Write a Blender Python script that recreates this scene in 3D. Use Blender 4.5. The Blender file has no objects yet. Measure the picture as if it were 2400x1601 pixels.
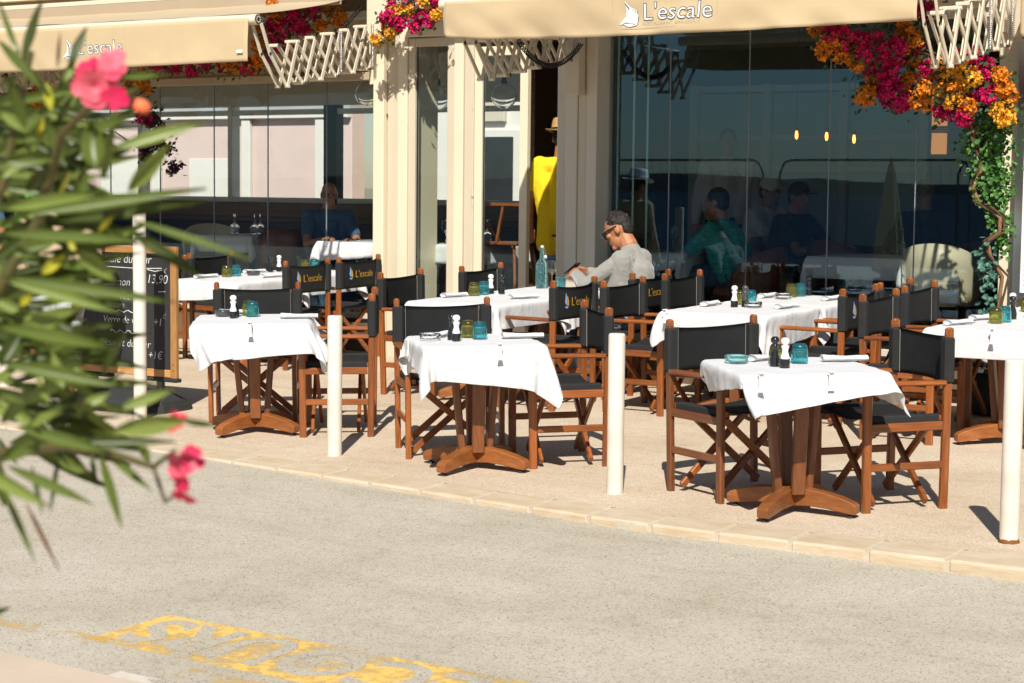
import bpy, bmesh, math, random
import numpy as np
from mathutils import Vector, Matrix, noise
random.seed(7)
S = bpy.context.scene
COL = S.collection
R = math.radians
# ---------------------------------------------------------------- camera
TH, PIT, ROLL, CAMH = .57323, .08156, -.01035, 1.702
F0 = Vector((-math.sin(TH), math.cos(TH), 0)); R0 = Vector((math.cos(TH), math.sin(TH), 0)); U0 = Vector((0, 0, 1))
Fv = F0*math.cos(PIT) - U0*math.sin(PIT); Uv = U0*math.cos(PIT) + F0*math.sin(PIT)
R2 = R0*math.cos(ROLL) - Uv*math.sin(ROLL); U2 = Uv*math.cos(ROLL) + R0*math.sin(ROLL)
cd = bpy.data.cameras.new('camera'); cam = bpy.data.objects.new('camera', cd); COL.objects.link(cam)
cam.matrix_world = Matrix(((R2.x, U2.x, -Fv.x, 0), (R2.y, U2.y, -Fv.y, 0), (R2.z, U2.z, -Fv.z, CAMH), (0, 0, 0, 1)))
cd.sensor_width = 36; cd.lens = 65.5; cd.clip_start = .05; cd.clip_end = 20000
cd.dof.use_dof = True; cd.dof.focus_distance = 10.4; cd.dof.aperture_fstop = 7.0
S.camera = cam
# ---------------------------------------------------------------- sky, sun, exposure
SUN_EL, SUN_AZ = R(43.5), R(28.4)
sdir = Vector((math.sin(SUN_AZ)*math.cos(SUN_EL), -math.cos(SUN_AZ)*math.cos(SUN_EL), math.sin(SUN_EL)))   # towards the sun
W = bpy.data.worlds.new('World'); S.world = W; W.use_nodes = True
nt = W.node_tree; bg = nt.nodes['Background']
sk = nt.nodes.new('ShaderNodeTexSky'); sk.sky_type = 'NISHITA'; sk.sun_disc = False
sk.sun_elevation = SUN_EL; sk.sun_rotation = math.atan2(sdir.x, sdir.y); sk.air_density = 1.0; sk.dust_density = .3; sk.ozone_density = 2.0
nt.links.new(sk.outputs[0], bg.inputs[0]); bg.inputs[1].default_value = .055
sl = bpy.data.lights.new('sun', 'SUN'); sl.energy = 5.0; sl.angle = R(.53); sl.color = (1, .95, .86)
so = bpy.data.objects.new('sun', sl); COL.objects.link(so); so.rotation_euler = sdir.to_track_quat('Z', 'Y').to_euler()
so['label'] = 'the sun'; so['category'] = 'light'
S.view_settings.view_transform = 'Standard'; S.view_settings.look = 'None'; S.view_settings.gamma = 1
S.view_settings.exposure = .38
S.render.engine = 'CYCLES'
S.cycles.max_bounces = 10; S.cycles.transparent_max_bounces = 24; S.cycles.transmission_bounces = 8
# ---------------------------------------------------------------- helpers
def gz(x, y): return .0015*x + .0224*y            # the pavement rises gently towards the building
def rz(x, y): return .11 - .0073*(x+2.4) + .0231*(y-7.4)   # road surface
def tag(o, label=None, cat=None, group=None, kind=None):
    if label: o['label'] = label
    if cat: o['category'] = cat
    if group: o['group'] = group
    if kind: o['kind'] = kind
    return o
def empty(name, loc=(0, 0, 0), rz_=0, label=None, cat=None, group=None):
    o = bpy.data.objects.new(name, None); o.empty_display_size = .1; COL.objects.link(o)
    o.location = loc; o.rotation_euler = (0, 0, rz_)
    return tag(o, label, cat, group)
def link(name, me, m=None, parent=None):
    o = bpy.data.objects.new(name, me); COL.objects.link(o)
    if parent is not None: o.parent = parent
    if m is not None:
        if not me.materials: me.materials.append(m)
        elif me.materials[0] != m:
            o.material_slots[0].link = 'OBJECT'; o.material_slots[0].material = m
    return o
def copy_tree(o, parent=None):
    c = o.copy(); COL.objects.link(c); c.parent = parent
    for ch in KIDS.get(o.name, []) or list(o.children): copy_tree(ch, c)
    return c
KIDS = {}
class MB:
    def __init__(s): s.v = []; s.f = []; s.mi = []; s.cur = 0; s.sm = []; s.smooth = False
    def add(s, vs, fs, smooth=None):
        b = len(s.v); s.v += [tuple(v) for v in vs]
        for f in fs:
            s.f.append(tuple(i+b for i in f)); s.mi.append(s.cur); s.sm.append(s.smooth if smooth is None else smooth)
        return s
    def box(s, a, b):
        x0, y0, z0 = [min(a[i], b[i]) for i in range(3)]; x1, y1, z1 = [max(a[i], b[i]) for i in range(3)]
        return s.add([(x0,y0,z0),(x1,y0,z0),(x1,y1,z0),(x0,y1,z0),(x0,y0,z1),(x1,y0,z1),(x1,y1,z1),(x0,y1,z1)],
            [(0,3,2,1),(4,5,6,7),(0,1,5,4),(1,2,6,5),(2,3,7,6),(3,0,4,7)])
    def bbox(s, a, b, c=.004):      # box with chamfered edges
        x0, y0, z0 = [min(a[i], b[i]) for i in range(3)]; x1, y1, z1 = [max(a[i], b[i]) for i in range(3)]
        c = min(c, (x1-x0)*.4, (y1-y0)*.4, (z1-z0)*.4)
        bm = bmesh.new(); bmesh.ops.create_cube(bm, size=1)
        for v in bm.verts: v.co = Vector(((x0+x1)/2+v.co.x*(x1-x0), (y0+y1)/2+v.co.y*(y1-y0), (z0+z1)/2+v.co.z*(z1-z0)))
        bmesh.ops.bevel(bm, geom=bm.edges[:], offset=c, segments=1, affect='EDGES', profile=.5)
        bm.verts.index_update(); s.add([v.co.copy() for v in bm.verts], [[v.index for v in f.verts] for f in bm.faces]); bm.free(); return s
    def bar(s, p, q, w, h, up=(0, 0, 1), ch=.18):     # chamfered rectangular bar p->q, w sideways, h along up
        p = Vector(p); q = Vector(q); d = (q-p).normalized(); u = Vector(up); u = (u-d*u.dot(d))
        if u.length < 1e-5: u = Vector((1, 0, 0)) - d*d.x
        u.normalize(); r = d.cross(u); c = ch*min(w, h); a, b = w/2, h/2
        prof = [(-a+c,-b),(a-c,-b),(a,-b+c),(a,b-c),(a-c,b),(-a+c,b),(-a,b-c),(-a,-b+c)]
        vs = [p+r*x+u*y for x, y in prof] + [q+r*x+u*y for x, y in prof]
        fs = [(i, (i+1) % 8, 8+(i+1) % 8, 8+i) for i in range(8)] + [tuple(range(7, -1, -1)), tuple(range(8, 16))]
        return s.add(vs, fs)
    def tube(s, p, q, r0, r1=None, n=10, cap=True):
        r1 = r0 if r1 is None else r1; p = Vector(p); q = Vector(q); d = (q-p).normalized()
        u = d.orthogonal().normalized(); w = d.cross(u)
        vs = []
        for c, r in ((p, r0), (q, r1)):
            for i in range(n):
                a = 2*math.pi*i/n; vs.append(c+(u*math.cos(a)+w*math.sin(a))*r)
        s.add(vs, [(i, (i+1) % n, n+(i+1) % n, n+i) for i in range(n)], True)
        if cap: s.add(vs, [tuple(range(n-1, -1, -1)), tuple(range(n, 2*n))], False)
        return s
    def path(s, pts, rad, n=8):      # tube along a polyline
        pts = [Vector(p) for p in pts]; m = len(pts); rad = rad if isinstance(rad, (list, tuple)) else [rad]*m
        t0 = (pts[1]-pts[0]).normalized(); u = t0.orthogonal().normalized(); vs = []
        for k in range(m):
            t = (pts[min(k+1, m-1)]-pts[max(k-1, 0)]).normalized(); u = (u-t*u.dot(t)).normalized(); w = t.cross(u)
            for i in range(n):
                a = 2*math.pi*i/n; vs.append(pts[k]+(u*math.cos(a)+w*math.sin(a))*rad[k])
        fs = [(k*n+i, k*n+(i+1) % n, (k+1)*n+(i+1) % n, (k+1)*n+i) for k in range(m-1) for i in range(n)]
        s.add(vs, fs, True); s.add(vs, [tuple(range(n-1, -1, -1)), tuple(range((m-1)*n, m*n))], False); return s
    def lathe(s, prof, c=(0, 0, 0), n=16, rib=0, ribn=0):
        vs = []; m = len(prof)
        for (r, z) in prof:
            for i in range(n):
                a = 2*math.pi*i/n; rr = r*(1+rib*math.cos(a*ribn)) if ribn else r
                vs.append((c[0]+rr*math.cos(a), c[1]+rr*math.sin(a), c[2]+z))
        fs = [(k*n+i, k*n+(i+1) % n, (k+1)*n+(i+1) % n, (k+1)*n+i) for k in range(m-1) for i in range(n)]
        s.add(vs, fs, True); s.add(vs, [tuple(range(n-1, -1, -1)), tuple(range((m-1)*n, m*n))], True); return s
    def ell(s, c, r, M=None, nu=14, nv=9):
        c = Vector(c); vs = []
        for j in range(nv+1):
            t = math.pi*j/nv
            for i in range(nu):
                a = 2*math.pi*i/nu; v = Vector((r[0]*math.sin(t)*math.cos(a), r[1]*math.sin(t)*math.sin(a), r[2]*math.cos(t)))
                if M is not None: v = M @ v
                vs.append(c+v)
        return s.add(vs, [(j*nu+i, (j+1)*nu+i, (j+1)*nu+(i+1) % nu, j*nu+(i+1) % nu) for j in range(nv) for i in range(nu)], True)
    def cap(s, p, q, r0, r1, n=10):      # tapered capsule
        p = Vector(p); q = Vector(q); d = q-p
        if d.length < 1e-6: return s.ell(p, (r0, r0, r0))
        d.normalize(); u = d.orthogonal().normalized(); w = d.cross(u); rings = []
        for t in (-1, -.85, -.5, 0): rings.append((p+d*r0*t, r0*math.sqrt(max(0, 1-t*t))))
        for t in (0, .5, .85, 1): rings.append((q+d*r1*t, r1*math.sqrt(max(0, 1-t*t))))
        vs = []
        for c, r in rings:
            r = max(r, 1e-4)
            for i in range(n):
                a = 2*math.pi*i/n; vs.append(c+(u*math.cos(a)+w*math.sin(a))*r)
        m = len(rings)
        s.add(vs, [(k*n+i, k*n+(i+1) % n, (k+1)*n+(i+1) % n, (k+1)*n+i) for k in range(m-1) for i in range(n)], True)
        return s.add(vs, [tuple(range(n-1, -1, -1)), tuple(range((m-1)*n, m*n))], True)
    def mesh(s, name='m'):
        me = bpy.data.meshes.new(name); me.from_pydata(s.v, [], s.f)
        me.polygons.foreach_set('use_smooth', s.sm); me.polygons.foreach_set('material_index', s.mi); me.update(); return me
    def build(s, name, m, parent=None):
        me = s.mesh(name)
        for k in (m if isinstance(m, (list, tuple)) else [m]): me.materials.append(k)
        return link(name, me, None, parent)
TMP = bpy.data.scenes.new('tmp')
def evaluated(o):
    TMP.collection.objects.link(o); vl = TMP.view_layers[0]; vl.update()
    return bpy.data.meshes.new_from_object(o.evaluated_get(vl.depsgraph))
def remesh(mb, voxel, smooth=4, fac=.5):
    me = mb.mesh('tmp'); o = bpy.data.objects.new('tmp', me)
    md = o.modifiers.new('r', 'REMESH'); md.mode = 'VOXEL'; md.voxel_size = voxel; md.use_smooth_shade = True
    if smooth: m2 = o.modifiers.new('s', 'SMOOTH'); m2.iterations = smooth; m2.factor = fac
    out = evaluated(o)
    bpy.data.objects.remove(o); bpy.data.meshes.remove(me)
    out.polygons.foreach_set('use_smooth', [True]*len(out.polygons)); return out
def wrinkle(me, amp, scale, seed=0, stretch=(1, 1, 1)):
    no = [v.normal.copy() for v in me.vertices]; off = Vector((seed*3.1, seed*1.7, 0))
    for v, n in zip(me.vertices, no):
        q = Vector((v.co.x*stretch[0], v.co.y*stretch[1], v.co.z*stretch[2]))*scale+off
        k = noise.noise(q); v.co += n*amp*(1-2*abs(k))
    me.update()
def text_mesh(s, size, extrude=.0008, offset=0, align='LEFT', shear=0, space=1.0):
    c = bpy.data.curves.new('t', 'FONT'); c.body = s; c.size = size; c.extrude = extrude; c.offset = offset; c.align_x = align; c.shear = shear
    c.space_character = space; c.resolution_u = 4
    o = bpy.data.objects.new('t', c)
    me = evaluated(o); bpy.data.objects.remove(o); bpy.data.curves.remove(c)
    return me
def text(name, s, size, m, M, parent=None, **k):
    me = text_mesh(s, size, **k); me.transform(M); me.materials.clear(); me.materials.append(m); return link(name, me, None, parent)
def frame(o, x, y):      # matrix whose local X,Y are the given world directions
    x = Vector(x).normalized(); y = Vector(y).normalized(); z = x.cross(y)
    return Matrix(((x.x, y.x, z.x, o[0]), (x.y, y.y, z.y, o[1]), (x.z, y.z, z.z, o[2]), (0, 0, 0, 1)))
# ---------------------------------------------------------------- materials
def mat(name, col, rough=.6, spec=.5, metal=0, var=0, vscale=5, col2=None, bump=0, bscale=60, coord='Object', stretch=None, trans=0, ior=1.45, sheen=0, coat=0, emit=None, estr=0, detail=4, rnd=0):
    m = bpy.data.materials.new(name); m.use_nodes = True; t = m.node_tree; b = t.nodes['Principled BSDF']
    b.inputs['Base Color'].default_value = (*col, 1); b.inputs['Roughness'].default_value = rough
    b.inputs['Specular IOR Level'].default_value = spec; b.inputs['Metallic'].default_value = metal
    b.inputs['Transmission Weight'].default_value = trans; b.inputs['IOR'].default_value = ior
    b.inputs['Coat Weight'].default_value = coat; b.inputs['Coat Roughness'].default_value = .15
    if sheen: b.inputs['Sheen Weight'].default_value = sheen
    if emit: b.inputs['Emission Color'].default_value = (*emit, 1); b.inputs['Emission Strength'].default_value = estr
    if var or col2 or bump:
        tc = t.nodes.new('ShaderNodeTexCoord'); src = tc.outputs[coord] if coord != 'Position' else t.nodes.new('ShaderNodeNewGeometry').outputs['Position']
        if stretch:
            mp = t.nodes.new('ShaderNodeMapping'); mp.inputs['Scale'].default_value = stretch; t.links.new(src, mp.inputs[0]); src = mp.outputs[0]
        if var or col2:
            n = t.nodes.new('ShaderNodeTexNoise'); n.inputs['Scale'].default_value = vscale; n.inputs['Detail'].default_value = detail; n.inputs['Roughness'].default_value = .6
            t.links.new(src, n.inputs['Vector'])
            mr = t.nodes.new('ShaderNodeMapRange'); mr.inputs[1].default_value = .3; mr.inputs[2].default_value = .7; t.links.new(n.outputs[0], mr.inputs[0])
            mx = t.nodes.new('ShaderNodeMix'); mx.data_type = 'RGBA'; t.links.new(mr.outputs[0], mx.inputs[0])
            c2 = col2 or tuple(c*(1-var) for c in col); mx.inputs[6].default_value = (*c2, 1); mx.inputs[7].default_value = (*col, 1)
            out = mx.outputs[2]
            if rnd:
                oi = t.nodes.new('ShaderNodeObjectInfo'); m2 = t.nodes.new('ShaderNodeMapRange'); m2.inputs[3].default_value = 1-rnd; m2.inputs[4].default_value = 1+rnd; t.links.new(oi.outputs['Random'], m2.inputs[0])
                hv_ = t.nodes.new('ShaderNodeHueSaturation'); t.links.new(m2.outputs[0], hv_.inputs['Value']); t.links.new(out, hv_.inputs['Color']); out = hv_.outputs[0]
            t.links.new(out, b.inputs['Base Color'])
        if bump:
            n2 = t.nodes.new('ShaderNodeTexNoise'); n2.inputs['Scale'].default_value = bscale; n2.inputs['Detail'].default_value = 3; t.links.new(src, n2.inputs['Vector'])
            bp = t.nodes.new('ShaderNodeBump'); bp.inputs['Strength'].default_value = bump; bp.inputs['Distance'].default_value = .01
            t.links.new(n2.outputs[0], bp.inputs['Height']); t.links.new(bp.outputs[0], b.inputs['Normal'])
    return m
def rgb(r, g, b):
    f = lambda c: (c/255/12.92) if c <= 10 else ((c/255+.055)/1.055)**2.4
    return (f(r), f(g), f(b))
def stone_mat(name, base, dark, light, scale, grain, tint=None, bump=.35):
    """fine exposed aggregate: voronoi grains, larger stains"""
    m = bpy.data.materials.new(name); m.use_nodes = True; t = m.node_tree; b = t.nodes['Principled BSDF']; N = t.nodes; Lk = t.links
    b.inputs['Roughness'].default_value = .9; b.inputs['Specular IOR Level'].default_value = .25
    g = N.new('ShaderNodeNewGeometry').outputs['Position']
    v = N.new('ShaderNodeTexVoronoi'); v.inputs['Scale'].default_value = scale; Lk.new(g, v.inputs['Vector'])
    sep = N.new('ShaderNodeSeparateColor'); Lk.new(v.outputs['Color'], sep.inputs[0])
    rp = N.new('ShaderNodeValToRGB'); e = rp.color_ramp.elements
    e[0].position = 0; e[0].color = (*dark, 1); e[1].position = 1; e[1].color = (*light, 1)
    k = e.new(grain); k.color = (*base, 1); k = e.new(min(.97, grain+.5)); k.color = (*base, 1); Lk.new(sep.outputs[0], rp.inputs[0])
    n = N.new('ShaderNodeTexNoise'); n.inputs['Scale'].default_value = 1.3; n.inputs['Detail'].default_value = 7; n.inputs['Roughness'].default_value = .65; Lk.new(g, n.inputs['Vector'])
    mr = N.new('ShaderNodeMapRange'); mr.inputs[1].default_value = .35; mr.inputs[2].default_value = .72; Lk.new(n.outputs[0], mr.inputs[0])
    mx = N.new('ShaderNodeMix'); mx.data_type = 'RGBA'; mx.blend_type = 'MULTIPLY'; Lk.new(mr.outputs[0], mx.inputs[0]); Lk.new(rp.outputs[0], mx.inputs[6]); mx.inputs[7].default_value = (*(tint or (.86, .82, .76)), 1)
    n3 = N.new('ShaderNodeTexNoise'); n3.inputs['Scale'].default_value = 9; n3.inputs['Detail'].default_value = 5; Lk.new(g, n3.inputs['Vector'])
    mr3 = N.new('ShaderNodeMapRange'); mr3.inputs[1].default_value = .55; mr3.inputs[2].default_value = .75; Lk.new(n3.outputs[0], mr3.inputs[0])
    mx3 = N.new('ShaderNodeMix'); mx3.data_type = 'RGBA'; mx3.blend_type = 'MULTIPLY'; Lk.new(mr3.outputs[0], mx3.inputs[0]); Lk.new(mx.outputs[2], mx3.inputs[6]); mx3.inputs[7].default_value = (.9, .88, .84, 1)
    mp = N.new('ShaderNodeMapping'); mp.inputs['Scale'].default_value = (.35, 2.6, 1); Lk.new(g, mp.inputs[0]); n4 = N.new('ShaderNodeTexNoise'); n4.inputs['Scale'].default_value = 1.6; n4.inputs['Detail'].default_value = 9; n4.inputs['Roughness'].default_value = .7; Lk.new(mp.outputs[0], n4.inputs['Vector'])
    mr4 = N.new('ShaderNodeMapRange'); mr4.inputs[1].default_value = .5; mr4.inputs[2].default_value = .72; Lk.new(n4.outputs[0], mr4.inputs[0])
    mx4 = N.new('ShaderNodeMix'); mx4.data_type = 'RGBA'; mx4.blend_type = 'MULTIPLY'; Lk.new(mr4.outputs[0], mx4.inputs[0]); Lk.new(mx3.outputs[2], mx4.inputs[6]); mx4.inputs[7].default_value = (.90, .885, .86, 1)
    Lk.new(mx4.outputs[2], b.inputs['Base Color'])
    bp = N.new('ShaderNodeBump'); bp.inputs['Strength'].default_value = bump; bp.inputs['Distance'].default_value = .004; Lk.new(v.outputs['Distance'], bp.inputs['Height']); Lk.new(bp.outputs[0], b.inputs['Normal'])
    return m
def wood_mat(name, c1, c2, rough=.45, stretch=(40, 40, 3), coat=.35):
    return mat(name, c1, rough, .5, col2=c2, vscale=1.6, bump=.12, bscale=4, stretch=stretch, coat=coat, detail=6, rnd=.22)
def glass_mat(name, tint=(.93, .96, .95), boost=1.6):
    m = bpy.data.materials.new(name); m.use_nodes = True; t = m.node_tree; N = t.nodes; Lk = t.links; N.remove(N['Principled BSDF'])
    tr = N.new('ShaderNodeBsdfTransparent'); tr.inputs[0].default_value = (*tint, 1); gl = N.new('ShaderNodeBsdfGlossy'); gl.inputs['Roughness'].default_value = 0; gl.inputs[0].default_value = (.46, .76, 1, 1)
    fr = N.new('ShaderNodeFresnel'); fr.inputs[0].default_value = 1.5; ge = N.new('ShaderNodeNewGeometry')
    a = N.new('ShaderNodeMath'); a.operation = 'SUBTRACT'; a.inputs[0].default_value = 1; Lk.new(ge.outputs['Backfacing'], a.inputs[1])
    b = N.new('ShaderNodeMath'); b.operation = 'MULTIPLY'; Lk.new(fr.outputs[0], b.inputs[0]); Lk.new(a.outputs[0], b.inputs[1])
    c = N.new('ShaderNodeMath'); c.operation = 'MULTIPLY'; c.use_clamp = True; Lk.new(b.outputs[0], c.inputs[0]); c.inputs[1].default_value = boost
    mx = N.new('ShaderNodeMixShader'); Lk.new(c.outputs[0], mx.inputs[0]); Lk.new(tr.outputs[0], mx.inputs[1]); Lk.new(gl.outputs[0], mx.inputs[2]); Lk.new(mx.outputs[0], N['Material Output'].inputs[0])
    return m
def paint_mat(name, col, lo, hi, scale=16):      # worn road paint: bare where the noise is low
    m = mat(name, col, .8, .3, var=.12, vscale=30, coord='Position'); t = m.node_tree; N = t.nodes; Lk = t.links
    g = N.new('ShaderNodeNewGeometry').outputs['Position']
    n = N.new('ShaderNodeTexNoise'); n.inputs['Scale'].default_value = scale; n.inputs['Detail'].default_value = 8; n.inputs['Roughness'].default_value = .75; Lk.new(g, n.inputs['Vector'])
    n2 = N.new('ShaderNodeTexNoise'); n2.inputs['Scale'].default_value = 2.2; n2.inputs['Detail'].default_value = 2; Lk.new(g, n2.inputs['Vector'])
    ad = N.new('ShaderNodeMath'); ad.operation = 'ADD'; Lk.new(n.outputs[0], ad.inputs[0]); Lk.new(n2.outputs[0], ad.inputs[1])
    mr = N.new('ShaderNodeMapRange'); mr.inputs[1].default_value = lo; mr.inputs[2].default_value = hi; Lk.new(ad.outputs[0], mr.inputs[0])
    tr = N.new('ShaderNodeBsdfTransparent'); mx = N.new('ShaderNodeMixShader'); Lk.new(mr.outputs[0], mx.inputs[0]); Lk.new(tr.outputs[0], mx.inputs[1])
    Lk.new(N['Principled BSDF'].outputs[0], mx.inputs[2]); Lk.new(mx.outputs[0], N['Material Output'].inputs[0]); return m
M = dict(
 road=stone_mat('road_aggregate', (.475, .428, .348), (.22, .195, .155), (.57, .52, .435), 165, .15, (.84, .82, .78), bump=.4),
 pave=stone_mat('pink_washed_concrete', (.57, .465, .35), (.36, .275, .195), (.70, .60, .475), 180, .16, (.84, .80, .75)),
 kerb=mat('pale_limestone', (.56, .47, .355), .8, .3, col2=(.47, .355, .225), vscale=9, bump=.25, bscale=40, coord='Position', stretch=(.6, 1, 3)),
 mortar=mat('mortar', (.55, .48, .38), .9, .2, var=.2, vscale=40, coord='Position'),
 nearpave=mat('near_pavement_stone', (.58, .47, .36), .85, .3, var=.12, vscale=3, bump=.1, coord='Position'),
 yellow=paint_mat('yellow_road_paint', (.77, .50, .14), .86, 1.09), yellow2=paint_mat('faded_yellow_paint', (.70, .48, .17), .93, 1.22),
 whitep=paint_mat('white_patch', (.62, .56, .47), .9, .98),
 cream=mat('cream_paint', (.70, .62, .46), .45, .5, var=.05, vscale=2, bump=.02), cream2=mat('beige_frame', (.58, .50, .375), .42, .5, var=.05, vscale=2),
 beige=mat('taupe_board', (.42, .33, .23), .6, .4, var=.08, vscale=2), greige=mat('grey_beige_panel', (.60, .54, .44), .5, .5, var=.04, vscale=2),
 white=mat('white_paint', (.72, .70, .65), .45, .5, var=.06, vscale=4), bollard=mat('bollard_white', (.72, .68, .61), .5, .5, col2=(.58, .51, .42), vscale=5, detail=10),
 rust=mat('rust', (.25, .10, .03), .9, .2, var=.4, vscale=60),
 awning=mat('sand_canvas', (.54, .415, .25), .85, .2, var=.05, vscale=6, bump=.08, bscale=300, sheen=.2), arm=mat('ivory_enamel', (.68, .60, .46), .4, .5, var=.05, vscale=8),
 steel=mat('steel', (.6, .6, .6), .3, .5, 1), darksteel=mat('dark_steel', (.12, .12, .13), .4, .5, 1), bolt=mat('bolt', (.25, .24, .22), .4, .5, 1), brass=mat('brass', (.55, .4, .18), .35, .5, 1),
 black=mat('black_plastic', (.012, .012, .013), .4, .5), rubber=mat('black_rubber', (.035, .036, .036), .7, .4, var=.3, vscale=12, bump=.2),
 wood=wood_mat('stained_teak', (.32, .098, .019), (.155, .040, .009)), woodx=wood_mat('stained_teak_bars', (.32, .098, .019), (.155, .040, .009), stretch=(3, 40, 40)),
 wooddark=wood_mat('weathered_teak', (.22, .072, .019), (.115, .034, .010), .5), boardwood=wood_mat('pine_frame', (.50, .26, .09), (.36, .17, .055), .6, (6, 40, 40), .05), boardwood2=wood_mat('pine_frame_upright', (.50, .26, .09), (.36, .17, .055), .6, (40, 40, 6), .05),
 canvas=mat('black_canvas', (.017, .018, .019), .8, .25, var=.3, vscale=8, bump=.25, bscale=500, rnd=.3), canvas2=mat('black_canvas_hem', (.027, .028, .029), .85, .25, var=.2, vscale=9, bump=.25, bscale=500),
 cloth=mat('white_cotton', (.615, .615, .625), .85, .2, bump=.05, bscale=180), napkin=mat('napkin_cotton', (.66, .66, .67), .9, .2, bump=.05, bscale=200),
 gold=mat('gold_print', (.50, .28, .03), .5, .5), sailblue=mat('blue_print', (.25, .38, .60), .6), ink=mat('dark_ink', (.07, .07, .09), .7), printwhite=mat('white_print', (.80, .79, .77), .6),
 greyprint=mat('pale_grey_print', (.42, .36, .30), .7),
 millwhite=mat('white_lacquer', (.80, .79, .77), .2, .5, coat=.6), millblack=mat('black_lacquer', (.010, .010, .011), .15, .5, coat=.8), millgrey=mat('charcoal_lacquer', (.05, .05, .055), .2, .5, coat=.8),
 teal=mat('teal_glass', (.22, .72, .78), .05, .5, trans=.92, ior=1.45), tealdark=mat('dark_teal_glass', (.02, .16, .21), .06, .5, trans=.6), olive=mat('olive_glass', (.60, .58, .20), .05, .5, trans=.92, ior=1.45), olivedark=mat('dark_olive_glass', (.09, .09, .02), .06, .5, trans=.6),
 clear=mat('clear_glass', (.97, .98, .98), .02, .5, trans=1, ior=1.45), aqua=mat('aqua_bottle_glass', (.42, .83, .88), .03, .5, trans=.96, ior=1.4), tealash=mat('pale_teal_glass', (.45, .82, .82), .04, .5, trans=.9),
 wine=mat('white_wine', (.92, .86, .6), .02, .5, trans=1, ior=1.33),
 pane=glass_mat('window_glass'), pane2=glass_mat('tinted_window_glass', (.93, .955, .94), 3.3), edge=mat('glass_edge', (.30, .52, .52), .15, .5, trans=.3), rail=mat('grey_seal', (.23, .25, .28), .4, .5),
 slate=mat('chalkboard', (.022, .023, .025), .6, .4, col2=(.035, .036, .038), vscale=4, stretch=(8, 8, 1)), chalk=mat('chalk', (.74, .74, .72), .9, .1),
 checker=mat('checker_plate', (.55, .54, .50), .35, .5, .8, bump=.8, bscale=90),
)

def crease_cloth(m):      # soft wrinkles and ironed fold lines as fine relief
    t = m.node_tree; N = t.nodes; Lk = t.links; b = N['Principled BSDF']; tc = N.new('ShaderNodeTexCoord'); sp = N.new('ShaderNodeSeparateXYZ'); Lk.new(tc.outputs['Object'], sp.inputs[0])
    n = N.new('ShaderNodeTexNoise'); n.inputs['Scale'].default_value = 7; n.inputs['Detail'].default_value = 5; n.inputs['Roughness'].default_value = .45; n.inputs['Distortion'].default_value = .6; Lk.new(tc.outputs['Object'], n.inputs['Vector']); h = n.outputs[0]
    for k, per in ((0, .19), (1, .21)):
        pp_ = N.new('ShaderNodeMath'); pp_.operation = 'PINGPONG'; pp_.inputs[1].default_value = per; Lk.new(sp.outputs[k], pp_.inputs[0])
        mr = N.new('ShaderNodeMapRange'); mr.inputs[1].default_value = 0; mr.inputs[2].default_value = .007; mr.inputs[3].default_value = .10; mr.inputs[4].default_value = 0; Lk.new(pp_.outputs[0], mr.inputs[0])
        ad = N.new('ShaderNodeMath'); Lk.new(h, ad.inputs[0]); Lk.new(mr.outputs[0], ad.inputs[1]); h = ad.outputs[0]
    bp = N.new('ShaderNodeBump'); bp.inputs['Strength'].default_value = .55; bp.inputs['Distance'].default_value = .02; Lk.new(h, bp.inputs['Height'])
    old = [l for l in t.links if l.to_socket == b.inputs['Normal']]
    if old: Lk.new(old[0].from_node.outputs[0], bp.inputs['Normal'])
    Lk.new(bp.outputs[0], b.inputs['Normal'])
crease_cloth(M['cloth'])
# ---------------------------------------------------------------- ground, road, kerb
def ky(x): return 7.51 if x > -4.2 else 7.51+(-4.2-x)*.12
def zroad(x, y): return min(rz(x, y), gz(x, y)-.010)
def sheet(name, xs, ys, zf, m, kind='structure', parent=None):
    vs = []; fs = []; n = len(ys)
    for x in xs:
        for k, y in enumerate(ys):
            yy = y(x) if callable(y) else y; vs.append((x, yy, zf(x, yy)))
    for i in range(len(xs)-1):
        for k in range(n-1): a = i*n+k; fs.append((a, a+n, a+n+1, a+1))
    me = bpy.data.meshes.new(name); me.from_pydata(vs, [], fs); me.update(); o = link(name, me, m, parent)
    if parent is None: o['kind'] = kind
    return o
def rng(a, b, n): return [a+(b-a)*i/(n-1) for i in range(n)]
ground_m = mat('dry_ground', (.32, .28, .22), .95, .2, var=.25, vscale=.05, coord='Position')
sheet('ground', [-5000, 5000], [-14.05, 6000], lambda x, y: -1.2, ground_m)
sheet('road', rng(-60, 40, 101), [4.2, 5, 6, 7, lambda x: ky(x)+.05], zroad, M['road'])
sheet('pavement', rng(-60, 40, 101), [lambda x: ky(x)+.235, 9, 10.5, 12, 13.7, 18], gz, M['pave'])
sheet('sidewalk', rng(-60, 40, 41), [-14, -6, 0, 3, 4.41], lambda x, y: zroad(x, max(y, 4.2))+.014, M['nearpave'])
water = mat('sea_water', (.008, .022, .040), .65, .08, bump=.3, bscale=.6, coord='Position')
sheet('sea', [-7000, 7000], [-9000, -14.02], lambda x, y: -1.1, water)
hill_m = mat('far_wooded_shore', (.012, .018, .02), .95, .1, var=.4, vscale=.01, coord='Position')
hv = MB(); nx = 120
for i in range(nx+1):
    x = -7000+14000*i/nx; h = 30+25*noise.noise(Vector((i*.13, 2, 0)))+12*noise.noise(Vector((i*.7, 5, 0)))
    hv.v += [(x, -4800, -2), (x, -5000, h), (x, -5600, h*1.5)]
hv.f = [(3*i+k, 3*i+3+k, 3*i+4+k, 3*i+1+k) for i in range(nx) for k in (0, 1)]; hv.mi = [0]*len(hv.f); hv.sm = [True]*len(hv.f)
hv.build('hills', hill_m)['kind'] = 'structure'
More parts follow.
